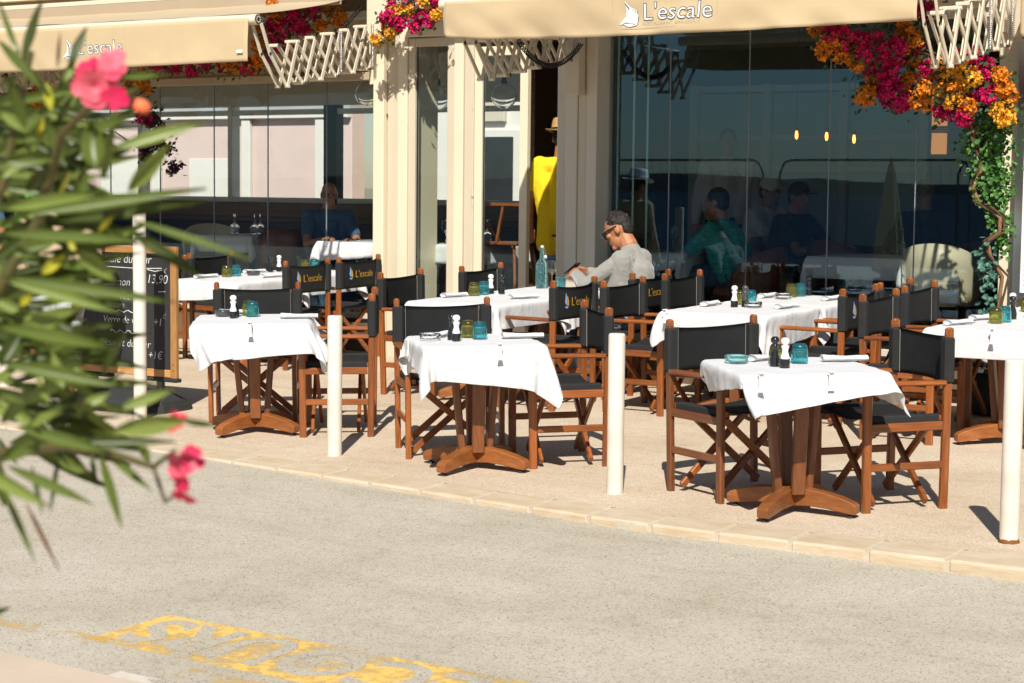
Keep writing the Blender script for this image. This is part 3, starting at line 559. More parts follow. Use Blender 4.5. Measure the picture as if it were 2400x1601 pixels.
# ---------------------------------------------------------------- furniture: director chairs
def make_chair(logo):
    root = empty('director_chair', (0, 0, 0), 0, 'chair', 'chair', 'wooden director chairs with black canvas on the terrace')
    w, wx = M['wood'], M['woodx']; K = []
    def add(mb, n, m, par=None): o = mb.build(n, m, par or root); K.append(o) if par is None else None; return o
    for s in (-1, 1):
        mb = MB(); mb.bar((s*.268, -.205, 0), (s*.268, -.205, .605), .030, .043, up=(0, 1, 0)); mb.tube((s*.284, -.205, .29), (s*.286, -.205, .29), .006, n=8); add(mb, 'leg', w)
        mb = MB(); mb.bar((s*.268, .205, 0), (s*.268, .222, .858), .030, .040, up=(0, 1, 0)); o = add(mb, 'leg', w)
        mb = MB(); mb.bar((s*.268, .2215, .842), (s*.268, .2225, .868), .033, .044, up=(0, 1, 0), ch=.3); mb.ell((s*.268, .2225, .868), (.016, .021, .009), nu=10, nv=6); add(mb, 'post_cap', M['wood'], o)
        mb = MB(); mb.bar((s*.268, -.255, .618), (s*.268, .20, .612), .050, .024, up=(0, 0, 1), ch=.3); add(mb, 'armrest', M['armw'])
        mb = MB(); mb.bar((s*.268, -.185, .405), (s*.268, .19, .405), .022, .042); add(mb, 'side_rail', M['armw'])
        mb = MB(); mb.bar((s*.268, -.185, .215), (s*.268, .19, .215), .022, .036); add(mb, 'side_rail', M['armw'])
        mb = MB(); mb.bar((s*.238, -.215, .438), (s*.238, .20, .438), .026, .026); add(mb, 'seat_rail', M['armw'])
        for y, o_ in ((-.135, .014), (.145, .014)):
            yy = y+s*o_; mb = MB(); mb.bar((-s*.232, yy, .032), (s*.232, yy, .430), .022, .036, up=(0, 0, 1)); mb.tube((0, yy-.013, .231), (0, yy+.013, .231), .006, n=8); add(mb, 'cross_brace', wx)
    nx, ny = 12, 6; mb = MB(); mb.smooth = True                      # sagging canvas seat
    for side in (0, 1):
        for i in range(nx+1):
            for k in range(ny+1):
                x = -.25+.5*i/nx; y = -.20+.385*k/ny; t = 1-(x/.25)**2; mb.v.append((x, y, .456-.028*t+.003*noise.noise(Vector((x*9, y*9, 0)))-side*.004))
    n = ny+1; o_ = (nx+1)*n
    for i in range(nx):
        for k in range(ny): mb.f += [(i*n+k, i*n+n+k, i*n+n+k+1, i*n+k+1), (o_+i*n+k, o_+i*n+k+1, o_+i*n+n+k+1, o_+i*n+n+k)]
    for i in range(nx):
        for k, fl in ((0, 0), (ny, 1)): a, b = i*n+k, i*n+n+k; mb.f.append((a, a+o_, b+o_, b))
    mb.mi = [0]*len(mb.f); mb.sm = [True]*len(mb.f); add(mb, 'seat', M['canvas'])
    for s in (-1, 1): mb = MB(); mb.bbox((s*.205, -.20, .413), (s*.257, .185, .4575), .005); add(mb, 'seat_sleeve', M['canvas2'])
    nx, nz = 16, 8; mb = MB()                                        # canvas back, hollowed between the posts
    def by(x, z): t = 1-(x/.25)**2; return .218+.034*t+(z-.72)*.02+.004*noise.noise(Vector((x*7, z*9, 3)))
    def zt(x, v): return .603+.232*v-.014*(1-(x/.25)**2)*v+.006*(1-(x/.25)**2)*(1-v)
    for side in (0, 1):
        for i in range(nx+1):
            for k in range(nz+1): x = -.25+.5*i/nx; z = zt(x, k/nz); mb.v.append((x, by(x, z)+side*.003, z))
    n = nz+1; o_ = (nx+1)*n
    for i in range(nx):
        for k in range(nz): mb.f += [(i*n+k, i*n+n+k, i*n+n+k+1, i*n+k+1), (o_+i*n+k, o_+i*n+k+1, o_+i*n+n+k+1, o_+i*n+n+k)]
        for k in (0, nz): a, b = i*n+k, i*n+n+k; mb.f.append((a, a+o_, b+o_, b))
    mb.mi = [0]*len(mb.f); mb.sm = [True]*len(mb.f); bk = add(mb, 'backrest', M['canvas'])
    for s in (-1, 1):
        mb = MB(); a = .228 if s > 0 else -.292; mb.bbox((a, .193, .604), (a+.064, .2465, .834), .012); o = mb.build('sleeve', M['canvas2'], bk)
        mb = MB(); mb.bar((s*.222, .2285, .612), (s*.222, .2285, .826), .002, .0012); mb.bar((s*.216, .221, .612), (s*.216, .221, .826), .002, .0012); mb.build('stitching', M['greyprint'], bk)
    if logo:
        FM = frame((0, 0, 0), (-1, 0, 0), (0, 0, 1))
        me = text_mesh("L'escale", .082, extrude=.0005, offset=-.0009)
        mx = max(v.co.x for v in me.vertices); me.transform(Matrix.Translation((-mx/2+.035, 0, 0))); me.transform(FM)
        for v in me.vertices: v.co = (v.co.x, by(v.co.x, v.co.z+.70)+.0045+v.co.y, v.co.z+.697)
        me.materials.clear(); me.materials.append(M['gold']); link('logo_lettering', me, None, bk)
        for pts, m in (([(.155, .72), (.145, .79), (.136, .74), (.135, .70)], M['sailblue']), ([(.130, .70), (.133, .75), (.142, .775), (.124, .755), (.117, .73), (.115, .70)], M['gold']), ([(.158, .695), (.118, .695), (.128, .683), (.142, .682)], M['sailblue'])):
            mb = MB(); mb.v = [(px, by(px, pz)+.0045, pz) for px, pz in pts]+[(px, by(px, pz)+.0035, pz) for px, pz in pts]; n = len(pts); mb.f = [tuple(range(n)), tuple(range(2*n-1, n-1, -1))]; mb.mi = [0, 0]; mb.sm = [False]*2; mb.build('logo_sail', m, bk)
    return root
M['armdark'] = wood_mat('weathered_teak_rails', (.20, .066, .02), (.11, .033, .011), .5, stretch=(40, 3, 40))
M['armw'] = wood_mat('stained_teak_rails', (.32, .098, .019), (.155, .040, .009), stretch=(40, 3, 40))
GP = 'wooden director chairs with black canvas on the terrace'
proto = {False: make_chair(False), True: make_chair(True)}; used = {False: False, True: False}
def chair(x, y, fx, fy, label, logo=False, dz=0):      # x,y = middle of the backrest, f = direction the chair faces
    o = proto[logo] if not used[logo] else copy_tree(proto[logo]); used[logo] = True
    l = math.hypot(fx, fy); fx /= l; fy /= l; cx, cy = x+fx*.215, y+fy*.215
    a = math.atan2(-fx*-1, fy*-1) ; a = math.atan2(fx, -fy)
    sx = -math.degrees(math.atan(.0224)); up = Vector((-.0015, -.0224, 1)).normalized()
    Mz = Matrix.Rotation(a, 4, 'Z'); q = Vector((0, 0, 1)).rotation_difference(up).to_matrix().to_4x4()
    o.matrix_world = Matrix.Translation((cx, cy, gz(cx, cy)+dz)) @ q @ Mz
    o['label'] = label; return o
chair(-8.08, 9.43, .58, -.82, 'director chair facing the camera behind the leftmost front table')
chair(-6.97, 9.22, -.82, -.58, 'director chair seen side on at the right of the leftmost front table')
chair(-6.24, 8.93, .70, -.71, 'director chair facing the camera behind the middle front table')
chair(-5.25, 9.01, -.71, -.71, 'director chair at the right of the middle front table, beside a bollard')
dk = chair(-4.30, 8.58, .90, -.44, 'director chair with dark weathered arms left of the right front table')
for c in dk.children:
    if c.name.split('.')[0] in ('armrest', 'leg', 'side_rail'): c.material_slots[0].link = 'OBJECT'; c.material_slots[0].material = M['wooddark'] if c.name.startswith('leg') else M['armdark']
chair(-3.27, 8.79, -.65, -.76, 'director chair at the right of the right front table, nearest to the right edge')
chair(-8.0, 10.93, .98, .06, 'plain backed director chair in front of the left pillar')
chair(-7.92, 11.86, 1, 0, 'plain backed director chair before the glass door, at the back table with the bottle')
chair(-6.47, 10.80, -1, 0, 'logo backed director chair in front of the seated man', True)
chair(-6.42, 11.78, -1, 0, 'logo backed director chair the man in grey sits on', True)
chair(-6.17, 10.97, 1, 0, 'plain backed director chair just right of the seated man, nearer the street')
chair(-6.18, 11.84, 1, 0, 'plain backed director chair against the glass, right of the seated man')
chair(-4.53, 11.06, -1, 0, 'logo backed director chair right of the middle back table', True)
chair(-4.55, 11.72, -1, 0, 'logo backed director chair by the glass, partly hidden behind three other chairs', True)
chair(-4.25, 10.73, 1, 0, 'plain backed director chair left of the far right table, nearer the street')
chair(-4.30, 11.54, 1, 0, 'plain backed director chair left of the far right table, nearer the glass')
chair(-9.53, 11.72, -1, 0, 'logo backed director chair in front of the left glass, left of two with logos', True)
chair(-9.53, 12.40, -1, 0, 'logo backed director chair beside the left pillar, right of two with logos', True)
chair(-11.02, 12.25, 1, 0, 'plain backed director chair at the far end of the back left table')
chair(-10.88, 11.48, -1, 0, 'logo backed director chair half hidden by the chalkboard', True)
# ---------------------------------------------------------------- tables
def make_table(hx, hy, foot_rot):
    root = empty('pedestal_table', (0, 0, 0), 0, 't', 'table', 'wooden pedestal tables on the terrace')
    for k in range(4):
        a = foot_rot+k*math.pi/2; d = Vector((math.cos(a), math.sin(a), 0)); s = Vector((-math.sin(a), math.cos(a), 0))
        prof = [(.0, .034, .122), (.09, .040, .121), (.18, .036, .111), (.26, .026, .094), (.32, .018, .074), (.335, .024, .062)]; mb = MB(); wv = .030
        for (r_, z0, z1) in prof:
            for sx, zz in ((-1, z0), (1, z0), (1, z1), (-1, z1)): p = d*r_+s*sx*wv*(1 if r_ < .3 else .93); mb.v.append((p.x, p.y, zz))
        for i in range(len(prof)-1):
            for q in range(4): mb.f.append((i*4+q, i*4+(q+1) % 4, i*4+4+(q+1) % 4, i*4+4+q))
        mb.f += [(3, 2, 1, 0), tuple(range(len(prof)*4-4, len(prof)*4))]; mb.mi = [0]*len(mb.f); mb.sm = [False]*len(mb.f)
        f = mb.build('foot', M['wooddark2'], root); bv = f.modifiers.new('b', 'BEVEL'); bv.width = .005; bv.segments = 2; bv.limit_method = 'ANGLE'
        mb = MB(); c = d*.30; mb.lathe([(.020, 0), (.022, .008), (.010, .012), (.010, .03)], (c.x, c.y, 0), 12); mb.build('foot_pad', M['rubber'], f)
        a2 = a+math.pi/4; e = Vector((math.cos(a2), math.sin(a2), 0)); b0 = e*.075; b1 = e*.125
        mb = MB(); mb.bar((b0.x, b0.y, .10), (b1.x, b1.y, .655), .066, .036, up=(e.x, e.y, 0)); mb.build('post', M['wooddark'], root)
    for a in (foot_rot, foot_rot+math.pi/2):
        d = Vector((math.cos(a), math.sin(a), 0)); z = .652 if a == foot_rot else .648; mb = MB(); mb.bar(d*-.30+Vector((0, 0, z)), d*.30+Vector((0, 0, z)), .05, .038); mb.build('batten', M['wooddark'], root)
    mb = MB(); mb.bbox((-hx+.035, -hy+.035, .672), (hx-.035, hy-.035, .698), .006); mb.build('tabletop', M['wooddark'], root)
    return root
M['wooddark2'] = wood_mat('teak_foot', (.30, .100, .022), (.17, .050, .012), .5, stretch=(6, 6, 30))
def drape(hx, hy, lx, ly, rot, off, wind, seed, n=45, steps=150):
    """position based cloth: a square cloth laid on the table top falls over its edges"""
    rs = np.random.RandomState(seed)
    u = np.linspace(-lx, lx, n); v = np.linspace(-ly, ly, n); X, Y = np.meshgrid(u, v, indexing='ij'); c, s = math.cos(rot), math.sin(rot)
    P = np.stack([X*c-Y*s+off[0], X*s+Y*c+off[1], np.zeros_like(X)], -1); r0u = u[1]-u[0]; r0v = v[1]-v[0]
    ins = (np.abs(P[..., 0]) < hx-.004) & (np.abs(P[..., 1]) < hy-.004); w = np.where(ins, 0., 1.)[..., None]
    P[..., 2] += np.where(ins, 0, -.0005-rs.rand(n, n)*.016); Q = P.copy(); rest = P.copy()
    ph = rs.rand(3)*6
    def con(a, b, r, k=1.):
        d = P[b]-P[a]; L = np.linalg.norm(d, axis=-1, keepdims=True)+1e-9; wa, wb = w[a], w[b]; ws = wa+wb+1e-9
        e = (L-r)/L*d*k/ws; P[a] += e*wa; P[b] -= e*wb
    A = slice(None); diag = math.hypot(r0u, r0v); fl = lambda o: [slice(o, n-1, 2), slice(o+1, n, 2)]
    for st in range(steps):
        vel = (P-Q)*.965; Q = P.copy(); gust = 1+.6*math.sin(st*.21+ph[0])
        acc = np.zeros_like(P); acc[..., 2] = -9.8; wv = np.sin(rest[..., 0]*9+ph[1])*.5+np.sin(rest[..., 1]*8+ph[2])*.5
        acc[..., 0] += wind[0]*gust*(1+.8*wv); acc[..., 1] += wind[1]*gust*(1+.8*wv); acc[..., 2] += wind[2]
        P += w*(np.clip(vel, -.03, .03)+acc*.0003)
        for it in range(10):
            for o in (0, 1):
                a, b = fl(o); m = min(len(range(n)[a]), len(range(n)[b])); a = slice(o, o+2*m, 2); b = slice(o+1, o+1+2*m, 2)
                con((a, A), (b, A), r0u); con((A, a), (A, b), r0v)
            if it % 2 == 0:
                for o in (0, 1):
                    for o2 in (0, 1):
                        m = (n-1-o)//2 + ((n-1-o) % 2); m2 = (n-1-o2)//2+((n-1-o2) % 2)
                        a, b = slice(o, o+2*m-1, 2), slice(o+1, o+2*m, 2); a2, b2 = slice(o2, o2+2*m2-1, 2), slice(o2+1, o2+2*m2, 2)
                        con((a, a2), (b, b2), diag, .5); con((b, a2), (a, b2), diag, .5)
                for o in range(4):
                    m = len(range(o, n-2, 4)); a, b = slice(o, o+4*m, 4), slice(o+2, o+2+4*m, 4)
                    m = min(len(range(n)[a]), len(range(n)[b])); a, b = slice(o, o+4*(m-1)+1, 4), slice(o+2, o+2+4*(m-1)+1, 4)
                    con((a, A), (b, A), 2*r0u, .05); con((A, a), (A, b), 2*r0v, .05)
            dx = hx+.004-np.abs(P[..., 0]); dy = hy+.004-np.abs(P[..., 1]); hit = (dx > 0) & (dy > 0) & ~ins & (P[..., 2] > -.05) & (P[..., 2] < .001)
            up = hit & (P[..., 2] > -.008); P[..., 2] = np.where(up, .0, P[..., 2]); sd = hit & ~up
            mx = sd & (dx < dy); my = sd & ~(dx < dy)
            P[..., 0] += np.where(mx, np.sign(P[..., 0])*dx, 0); P[..., 1] += np.where(my, np.sign(P[..., 1])*dy, 0)
    vs = [];
    for i in range(n):
        for k in range(n):
            p = P[i, k]; z = p[2]
            if ins[i, k]: z += .0025*(noise.noise(Vector((p[0]*7, p[1]*7, seed)))+.6*noise.noise(Vector((p[0]*16, p[1]*5, seed+3)))); z = max(z, -.001)
            vs.append((p[0], p[1], z))
    fs = [(i*n+k, i*n+n+k, i*n+n+k+1, i*n+k+1) for i in range(n-1) for k in range(n-1)]
    me = bpy.data.meshes.new('tablecloth'); me.from_pydata(vs, [], fs); me.polygons.foreach_set('use_smooth', [True]*len(fs)); me.update(); return me
UP = Vector((-.0015, -.0224, 1)).normalized(); TILT = Vector((0, 0, 1)).rotation_difference(UP).to_matrix().to_4x4()
TM = {}
def place_table(key, x, y, rot, hx, hy, tl, cl, cloth, foot_rot):
    kk = (hx, hy, foot_rot)
    t = make_table(hx, hy, foot_rot) if kk not in TM else copy_tree(TM[kk]); TM.setdefault(kk, t)
    Mx = Matrix.Translation((x, y, gz(x, y))) @ TILT @ Matrix.Rotation(R(rot), 4, 'Z'); t.matrix_world = Mx; t['label'] = tl
    o = link('tablecloth', cloth, M['cloth']); o.matrix_world = Mx @ Matrix.Translation((0, 0, .7025)); tag(o, cl, 'tablecloth', 'white tablecloths on the terrace tables')
    sd = o.modifiers.new('t', 'SOLIDIFY'); sd.thickness = .0016; sd.offset = 1; ss = o.modifiers.new('s', 'SUBSURF'); ss.levels = ss.render_levels = 1
    return Mx
clip_n = [0]
def clip(Mx, x, y, a, label):      # white clip pinching the cloth to the table edge
    o = empty('table_clip', (0, 0, 0), 0, label, 'clip', 'white tablecloth clips'); o.matrix_world = Mx @ Matrix.Translation((x, y, .704)) @ Matrix.Rotation(a, 4, 'Z') @ Matrix.Translation((0, -.022, .004))
    mb = MB(); mb.bbox((-.011, -.030, .008), (.011, .012, .013), .002); mb.bbox((-.011, -.016, -.045), (.011, -.010, .0125), .002); mb.build('spring_plate', M['printwhite'], o)
    mb = MB(); mb.v = [(-.010, -.017, -.045), (.010, -.017, -.045), (.016, -.021, -.075), (-.016, -.021, -.075), (-.010, -.012, -.045), (.010, -.012, -.045), (.016, -.015, -.075), (-.016, -.015, -.075)]
    mb.f = [(0, 1, 2, 3), (7, 6, 5, 4), (0, 4, 5, 1), (1, 5, 6, 2), (2, 6, 7, 3), (3, 7, 4, 0)]; mb.mi = [0]*6; mb.sm = [False]*6; mb.build('tab', M['printwhite'], o)
T1 = place_table('T1', -7.56, 8.78, 38, .36, .36, 'wooden pedestal table leftmost in the front row', 'white cloth on the leftmost front table, pulled out to the right', drape(.36, .36, .52, .52, R(5), (.035, -.03), (2.6, -1.0, 1.0), 1), 0+R(-38))
T2 = place_table('T2', -5.645, 8.39, 45, .335, .335, 'wooden pedestal table in the middle of the front row', 'white cloth on the middle front table, hanging long at its right corner', drape(.335, .335, .495, .495, R(-6), (.025, -.035), (1.8, -1.4, .8), 2), R(-45))
T3 = place_table('T3', -3.655, 8.15, 42, .36, .36, 'wooden pedestal table at the right of the front row', 'rumpled white cloth on the right front table, its hem lifted by the wind', drape(.36, .36, .475, .475, R(8), (.015, -.015), (2.2, -1.8, 2.8), 5), R(-42))
cb1 = drape(.38, .44, .535, .595, 0, (0, 0), (.8, -.8, 0), 11); cb2 = drape(.38, .44, .545, .58, R(4), (.03, 0), (-.7, -.9, .3), 12)
place_table('m1', -7.22, 10.85, 0, .38, .44, 'pedestal table with bottle and tumblers in front of the seated man', 'white cloth on the table nearer the street before the seated man', cb1, R(45))
place_table('m2', -7.22, 11.76, 0, .38, .44, 'pedestal table the man in grey leans on', 'white cloth on the table under the bottle and wine glass', cb2, R(45))
Mm = place_table('d1', -5.32, 11.0, 0, .38, .44, 'pedestal table between the man and the far right table, nearer the street', 'white clipped cloth on the middle back table, nearer the street', cb2, R(45))
place_table('d2', -5.32, 11.9, 0, .38, .44, 'pedestal table between the man and the far right table, against the glass', 'white cloth on the middle back table against the glass', cb1, R(45))
Mr = place_table('r1', -3.46, 10.78, 0, .38, .44, 'pedestal table cut by the right edge of the picture, nearer the street', 'white cloth on the far right table, nearer the street', cb1, R(45))
place_table('r2', -3.46, 11.68, 0, .38, .44, 'pedestal table at the right edge, nearer the wall', 'white cloth on the far right table, nearer the wall', cb2, R(45))
place_table('b1', -10.22, 11.66, 0, .38, .44, 'pedestal table behind the leftmost front table, right of the chalkboard', 'white cloth on the back left table beside the chalkboard', cb2, R(45))
place_table('b2', -10.28, 12.50, 0, .38, .44, 'pedestal table close to the left glass wall', 'white cloth on the back left table close to the glass', cb1, R(45))
clip(T1, 0, -.366, 0, 'clip at the front edge of the leftmost front table'); clip(T2, .06, -.341, 0, 'clip at the front edge of the middle front table'); clip(T2, -.341, -.05, -math.pi/2, 'clip at the left edge of the middle front table')
clip(T3, .05, -.366, 0, 'clip at the front edge of the right front table, right one'); clip(T3, -.28, -.366, 0, 'clip at the front edge of the right front table, left one')
clip(Mm, -.3, -.446, 0, 'clip at the left end of the middle back table'); clip(Mm, .33, -.446, 0, 'clip at the right end of the middle back table'); clip(Mr, .05, -.446, 0, 'clip at the front edge of the far right table')
# ---------------------------------------------------------------- things on the tables
HT = .707
def put(o, x, y, rot=0, dz=0): o.location = (x, y, gz(x, y)+HT+dz); o.rotation_euler = (0, 0, rot); return o
def mill_mesh(h=.14):
    p = [(.024, 0), (.024, .038), (.0235, .040)]; q = [(.021, .040), (.022, .048), (.018, .058), (.0135, .075), (.0165, .090), (.0195, .098), (.0185, .102), (.0115, .104), (.0115, .107), (.019, .113), (.0215, .122), (.019, .132), (.012, .139), (.002, .1405)]
    return MB().lathe(p, n=20).mesh('mill_base'), MB().lathe(q, n=20).mesh('mill_body')
mb_, mq_ = mill_mesh(); mb_.materials.append(M['millblack']); mq_.materials.append(M['millwhite'])
def mill(x, y, m, label):
    o = put(empty('pepper_mill', (0, 0, 0), 0, label, 'mill', 'salt and pepper mills on the tables'), x, y); link('base', mb_, None, o); link('body', mq_, m, o)
tg = MB(); tg.lathe([(.040, 0), (.0402, .02), (.0395, .05), (.037, .07)], n=48, rib=.018, ribn=24); tg2 = MB(); tg2.lathe([(.037, .0701), (.034, .084), (.027, .092), (.012, .094), (.002, .094)], n=48, rib=.012, ribn=24)
tgi = MB(); tgi.lathe([(.0362, .0005), (.0362, .05), (.033, .074), (.02, .080), (.002, .081)], n=32)
for m in (tgi,): m.f = [tuple(reversed(f)) for f in m.f]
tme, tme2, tmi = tg.mesh('tumbler_wall'), tg2.mesh('tumbler_base'), tgi.mesh('tumbler_inside')
for m in (tme, tme2, tmi): m.materials.append(M['teal'])
def tumbler(x, y, teal, label):
    o = put(empty('tumbler', (0, 0, 0), random.random()*3, label, 'glass', 'upturned ribbed tumblers on the tables'), x, y)
    link('wall', tme, M['teal'] if teal else M['olive'], o); link('inside', tmi, M['teal'] if teal else M['olive'], o); link('base', tme2, M['tealdark'] if teal else M['olivedark'], o)
am = MB(); am.lathe([(.050, 0), (.056, .008), (.058, .032), (.054, .036), (.050, .033), (.046, .012), (.002, .010)], n=28, rib=.01, ribn=4).mesh('ash'); ame = am.mesh('ashtray'); ame.materials.append(M['clear'])
def ashtray(x, y, m, label): put(tag(link('ashtray', ame, m), label, 'ashtray', 'glass ashtrays on the tables'), x, y, .4, .001)
nm = MB(); nx, ny = 20, 10
for i in range(nx+1):
    for k in range(ny+1):
        a = 2*math.pi*k/ny; t = i/nx; w_ = .030+.004*math.sin(t*5); h_ = .013+.002*math.sin(t*7+1); nm.v.append((-.115+.23*t, w_*math.cos(a)+.004*math.sin(9*t), .0135+h_*math.sin(a)*(1+.25*noise.noise(Vector((t*6, k*.7, 0))))))
n = ny+1
for i in range(nx):
    for k in range(ny): nm.f.append((i*n+k, i*n+n+k, i*n+n+k+1, i*n+k+1))
nm.f += [tuple(range(ny-1, -1, -1)), tuple(nx*n+k for k in range(ny))]; nm.mi = [0]*len(nm.f); nm.sm = [True]*len(nm.f); nme = nm.mesh('napkin'); nme.materials.append(M['napkin'])
fk = MB(); fk.bar((-.10, -.037, .004), (.06, -.039, .004), .007, .0025)
fk.bar((.06, -.039, .004), (.075, -.039, .006), .016, .002)
for q in (-1.5, -.5, .5, 1.5): fk.bar((.072, -.039+q*.005, .006), (.112, -.039+q*.0052, .010), .0025, .002)
kf = MB(); kf.bar((-.10, .036, .003), (.02, .037, .003), .008, .003); kf.bar((.02, .037, .003), (.115, .038, .003), .015, .0015)
fke, kfe = fk.mesh('fork'), kf.mesh('knife'); fke.materials.append(M['steel']); kfe.materials.append(M['steel'])
def napkin(x, y, rot, label):
    o = put(empty('rolled_napkin', (0, 0, 0), 0, label, 'napkin', 'rolled napkins with cutlery on the tables'), x, y, rot, .001); link('roll', nme, None, o); link('fork', fke, None, o); link('knife', kfe, None, o)
V = 'on the '
def setting(where, items):
    for it in items:
        k, x, y = it[:3]; lb = it[3]
        if k in ('wm', 'bm', 'gm'): mill(x, y, {'wm': M['millwhite'], 'bm': M['millblack'], 'gm': M['millgrey']}[k], f'{dict(wm="white salt", bm="black pepper", gm="charcoal pepper")[k]} mill {lb} {where}')
        elif k in ('te', 'ol'): tumbler(x, y, k == 'te', f'upturned {"teal" if k == "te" else "olive"} ribbed tumbler {lb} {where}')
        elif k in ('ac', 'at', 'ad'): ashtray(x, y, {'ac': M['clear'], 'at': M['tealash'], 'ad': M['millgrey']}[k], f'{dict(ac="clear", at="pale teal", ad="dark")[k]} glass ashtray {lb} {where}')
        else: napkin(x, y, it[4], f'rolled white napkin {lb} {where}')
setting('leftmost front table', [('wm', -7.689, 8.728, 'on the'), ('bm', -7.735, 8.80, 'on the'), ('ol', -7.74, 8.93, 'on the'), ('te', -7.655, 8.87, 'on the'), ('ad', -7.83, 8.80, 'on the'), ('n', -7.33, 8.93, 'at the right of the', R(38)), ('n', -7.88, 8.98, 'at the left of the', R(60))])
setting('middle front table', [('ac', -5.836, 8.221, 'on the'), ('n', -5.90, 8.40, 'at the left of the', R(100)), ('bm', -5.748, 8.301, 'on the'), ('wm', -5.69, 8.259, 'on the'), ('ol', -5.75, 8.46, 'on the'), ('te', -5.645, 8.42, 'on the'), ('n', -5.47, 8.58, 'at the right of the', R(45))])
setting('right front table', [('at', -3.93, 8.08, 'on the'), ('n', -3.87, 8.27, 'at the left of the', R(80)), ('bm', -3.715, 8.047, 'on the'), ('wm', -3.65, 8.02, 'on the'), ('ol', -3.75, 8.15, 'on the'), ('te', -3.672, 8.235, 'on the'), ('n', -3.52, 8.42, 'at the right of the', R(42))])
setting('back table before the seated man', [('n', -7.50, 10.86, 'at the left of the', R(80)), ('ol', -7.44, 11.02, 'on the'), ('te', -7.45, 11.16, 'on the'), ('wm', -7.44, 11.235, 'on the'), ('bm', -7.37, 11.27, 'on the'), ('n', -7.0, 10.98, 'at the right of the', R(70))])
setting('middle back table nearer the street', [('n', -5.60, 11.10, 'at the left of the', R(95)), ('wm', -5.404, 11.06, 'on the'), ('gm', -5.355, 11.12, 'on the'), ('ol', -5.47, 11.28, 'on the'), ('te', -5.43, 11.36, 'on the'), ('ac', -5.281, 11.09, 'on the'), ('n', -5.08, 11.16, 'at the right of the', R(85))])
setting('middle back table against the glass', [('n', -5.58, 11.95, 'at the left of the', R(90)), ('ol', -5.45, 12.06, 'on the'), ('te', -5.42, 12.15, 'on the'), ('gm', -5.40, 12.24, 'on the'), ('ac', -5.42, 11.86, 'on the'), ('n', -5.10, 11.95, 'at the right of the', R(90))])
setting('far right table nearer the street', [('n', -3.72, 10.60, 'at the front left of the', R(75)), ('ol', -3.56, 10.789, 'on the'), ('te', -3.545, 10.90, 'on the'), ('n', -3.70, 11.0, 'at the back left of the', R(70)), ('bm', -3.56, 11.10, 'on the')])
setting('far right table nearer the wall', [('wm', -3.64, 11.34, 'on the'), ('ac', -3.50, 11.32, 'on the'), ('ol', -3.66, 11.70, 'on the')])
setting('back left table beside the chalkboard', [('n', -10.47, 11.55, 'at the left of the', R(85)), ('ol', -10.38, 11.70, 'on the'), ('te', -10.38, 11.82, 'on the'), ('ad', -10.33, 11.98, 'on the'), ('n', -10.02, 11.85, 'at the right of the', R(85))])
setting('back left table close to the glass', [('bm', -10.50, 12.40, 'on the'), ('wm', -10.47, 12.48, 'on the'), ('n', -10.55, 12.25, 'at the left of the', R(85)), ('ol', -10.42, 12.78, 'on the'), ('te', -10.36, 12.83, 'on the')])
# bottle, wine glass, square tumbler on the man's table
bo = put(empty('water_bottle', (0, 0, 0), 0, 'patterned aqua glass bottle with swing stopper in front of the man', 'bottle'), -7.42, 11.90)
mb = MB(); mb.lathe([(.042, 0), (.045, .01), (.045, .17), (.040, .192), (.022, .215), (.0165, .235), (.016, .29), (.019, .293), (.019, .303), (.015, .305)], n=36, rib=.012, ribn=12); mb.build('body', M['aqua'], bo)
for zz in range(9):
    for q in range(10):
        a = (q+.5*(zz % 2))*math.pi/5; mb = MB(); mb.ell((.0445*math.cos(a), .0445*math.sin(a), .02+zz*.0185), (.006, .006, .008), nu=8, nv=5); mb.build('glass_boss', M['aqua'], bo) if q % 2 == zz % 2 else None
mb = MB(); mb.lathe([(.010, .30), (.012, .306), (.012, .316), (.005, .32)], n=14); mb.ell((.03, 0, .235), (.012, .012, .014), nu=10, nv=6); mb.build('stopper', M['printwhite'], bo)
mb = MB(); mb.path([(.018, .0, .30), (.026, .006, .27), (.03, .0, .245)], .0016, 6); mb.path([(.018, 0, .296), (-.018, 0, .296)], .0016, 6); mb.build('wire', M['steel'], bo)
def wineglass(x, y, z, label, flip=False, h=.2):
    o = empty('wine_glass', (x, y, z), 0, label, 'wine glass', 'wine glasses'); 
    pr = [(.036, 0), (.034, .002), (.006, .006), (.0038, .012), (.0036, .085), (.006, .09), (.024, .105), (.040, .128), (.041, .15), (.034, .19), (.031, .205), (.0302, .205), (.033, .19), (.0398, .15), (.0388, .13), (.023, .108), (.002, .098)]
    if flip: pr = [(r_, .207-z_) for r_, z_ in pr]; pr.reverse()
    mb = MB(); mb.lathe(pr, n=24); mb.build('bowl_and_stem', M['clear'], o); return o
wg = wineglass(-7.43, 12.06, gz(-7.43, 12.06)+HT, 'wine glass with a little white wine in front of the man')
mb = MB(); mb.lathe([(.002, .0985), (.022, .109), (.036, .128), (.037, .135), (.002, .135)], n=24); mb.build('wine', M['wine'], wg)
sq = put(empty('square_tumbler', (0, 0, 0), R(20), 'small square teal glass tumbler by the man\'s hands', 'glass'), -7.36, 12.08, R(20)); mb = MB(); mb.bbox((-.032, -.032, 0), (.032, .032, .075), .006); mb.build('body', M['teal'], sq)
mill(-7.10, 12.12, M['millblack'], 'black pepper mill with white cap half hidden behind the man\'s hands')
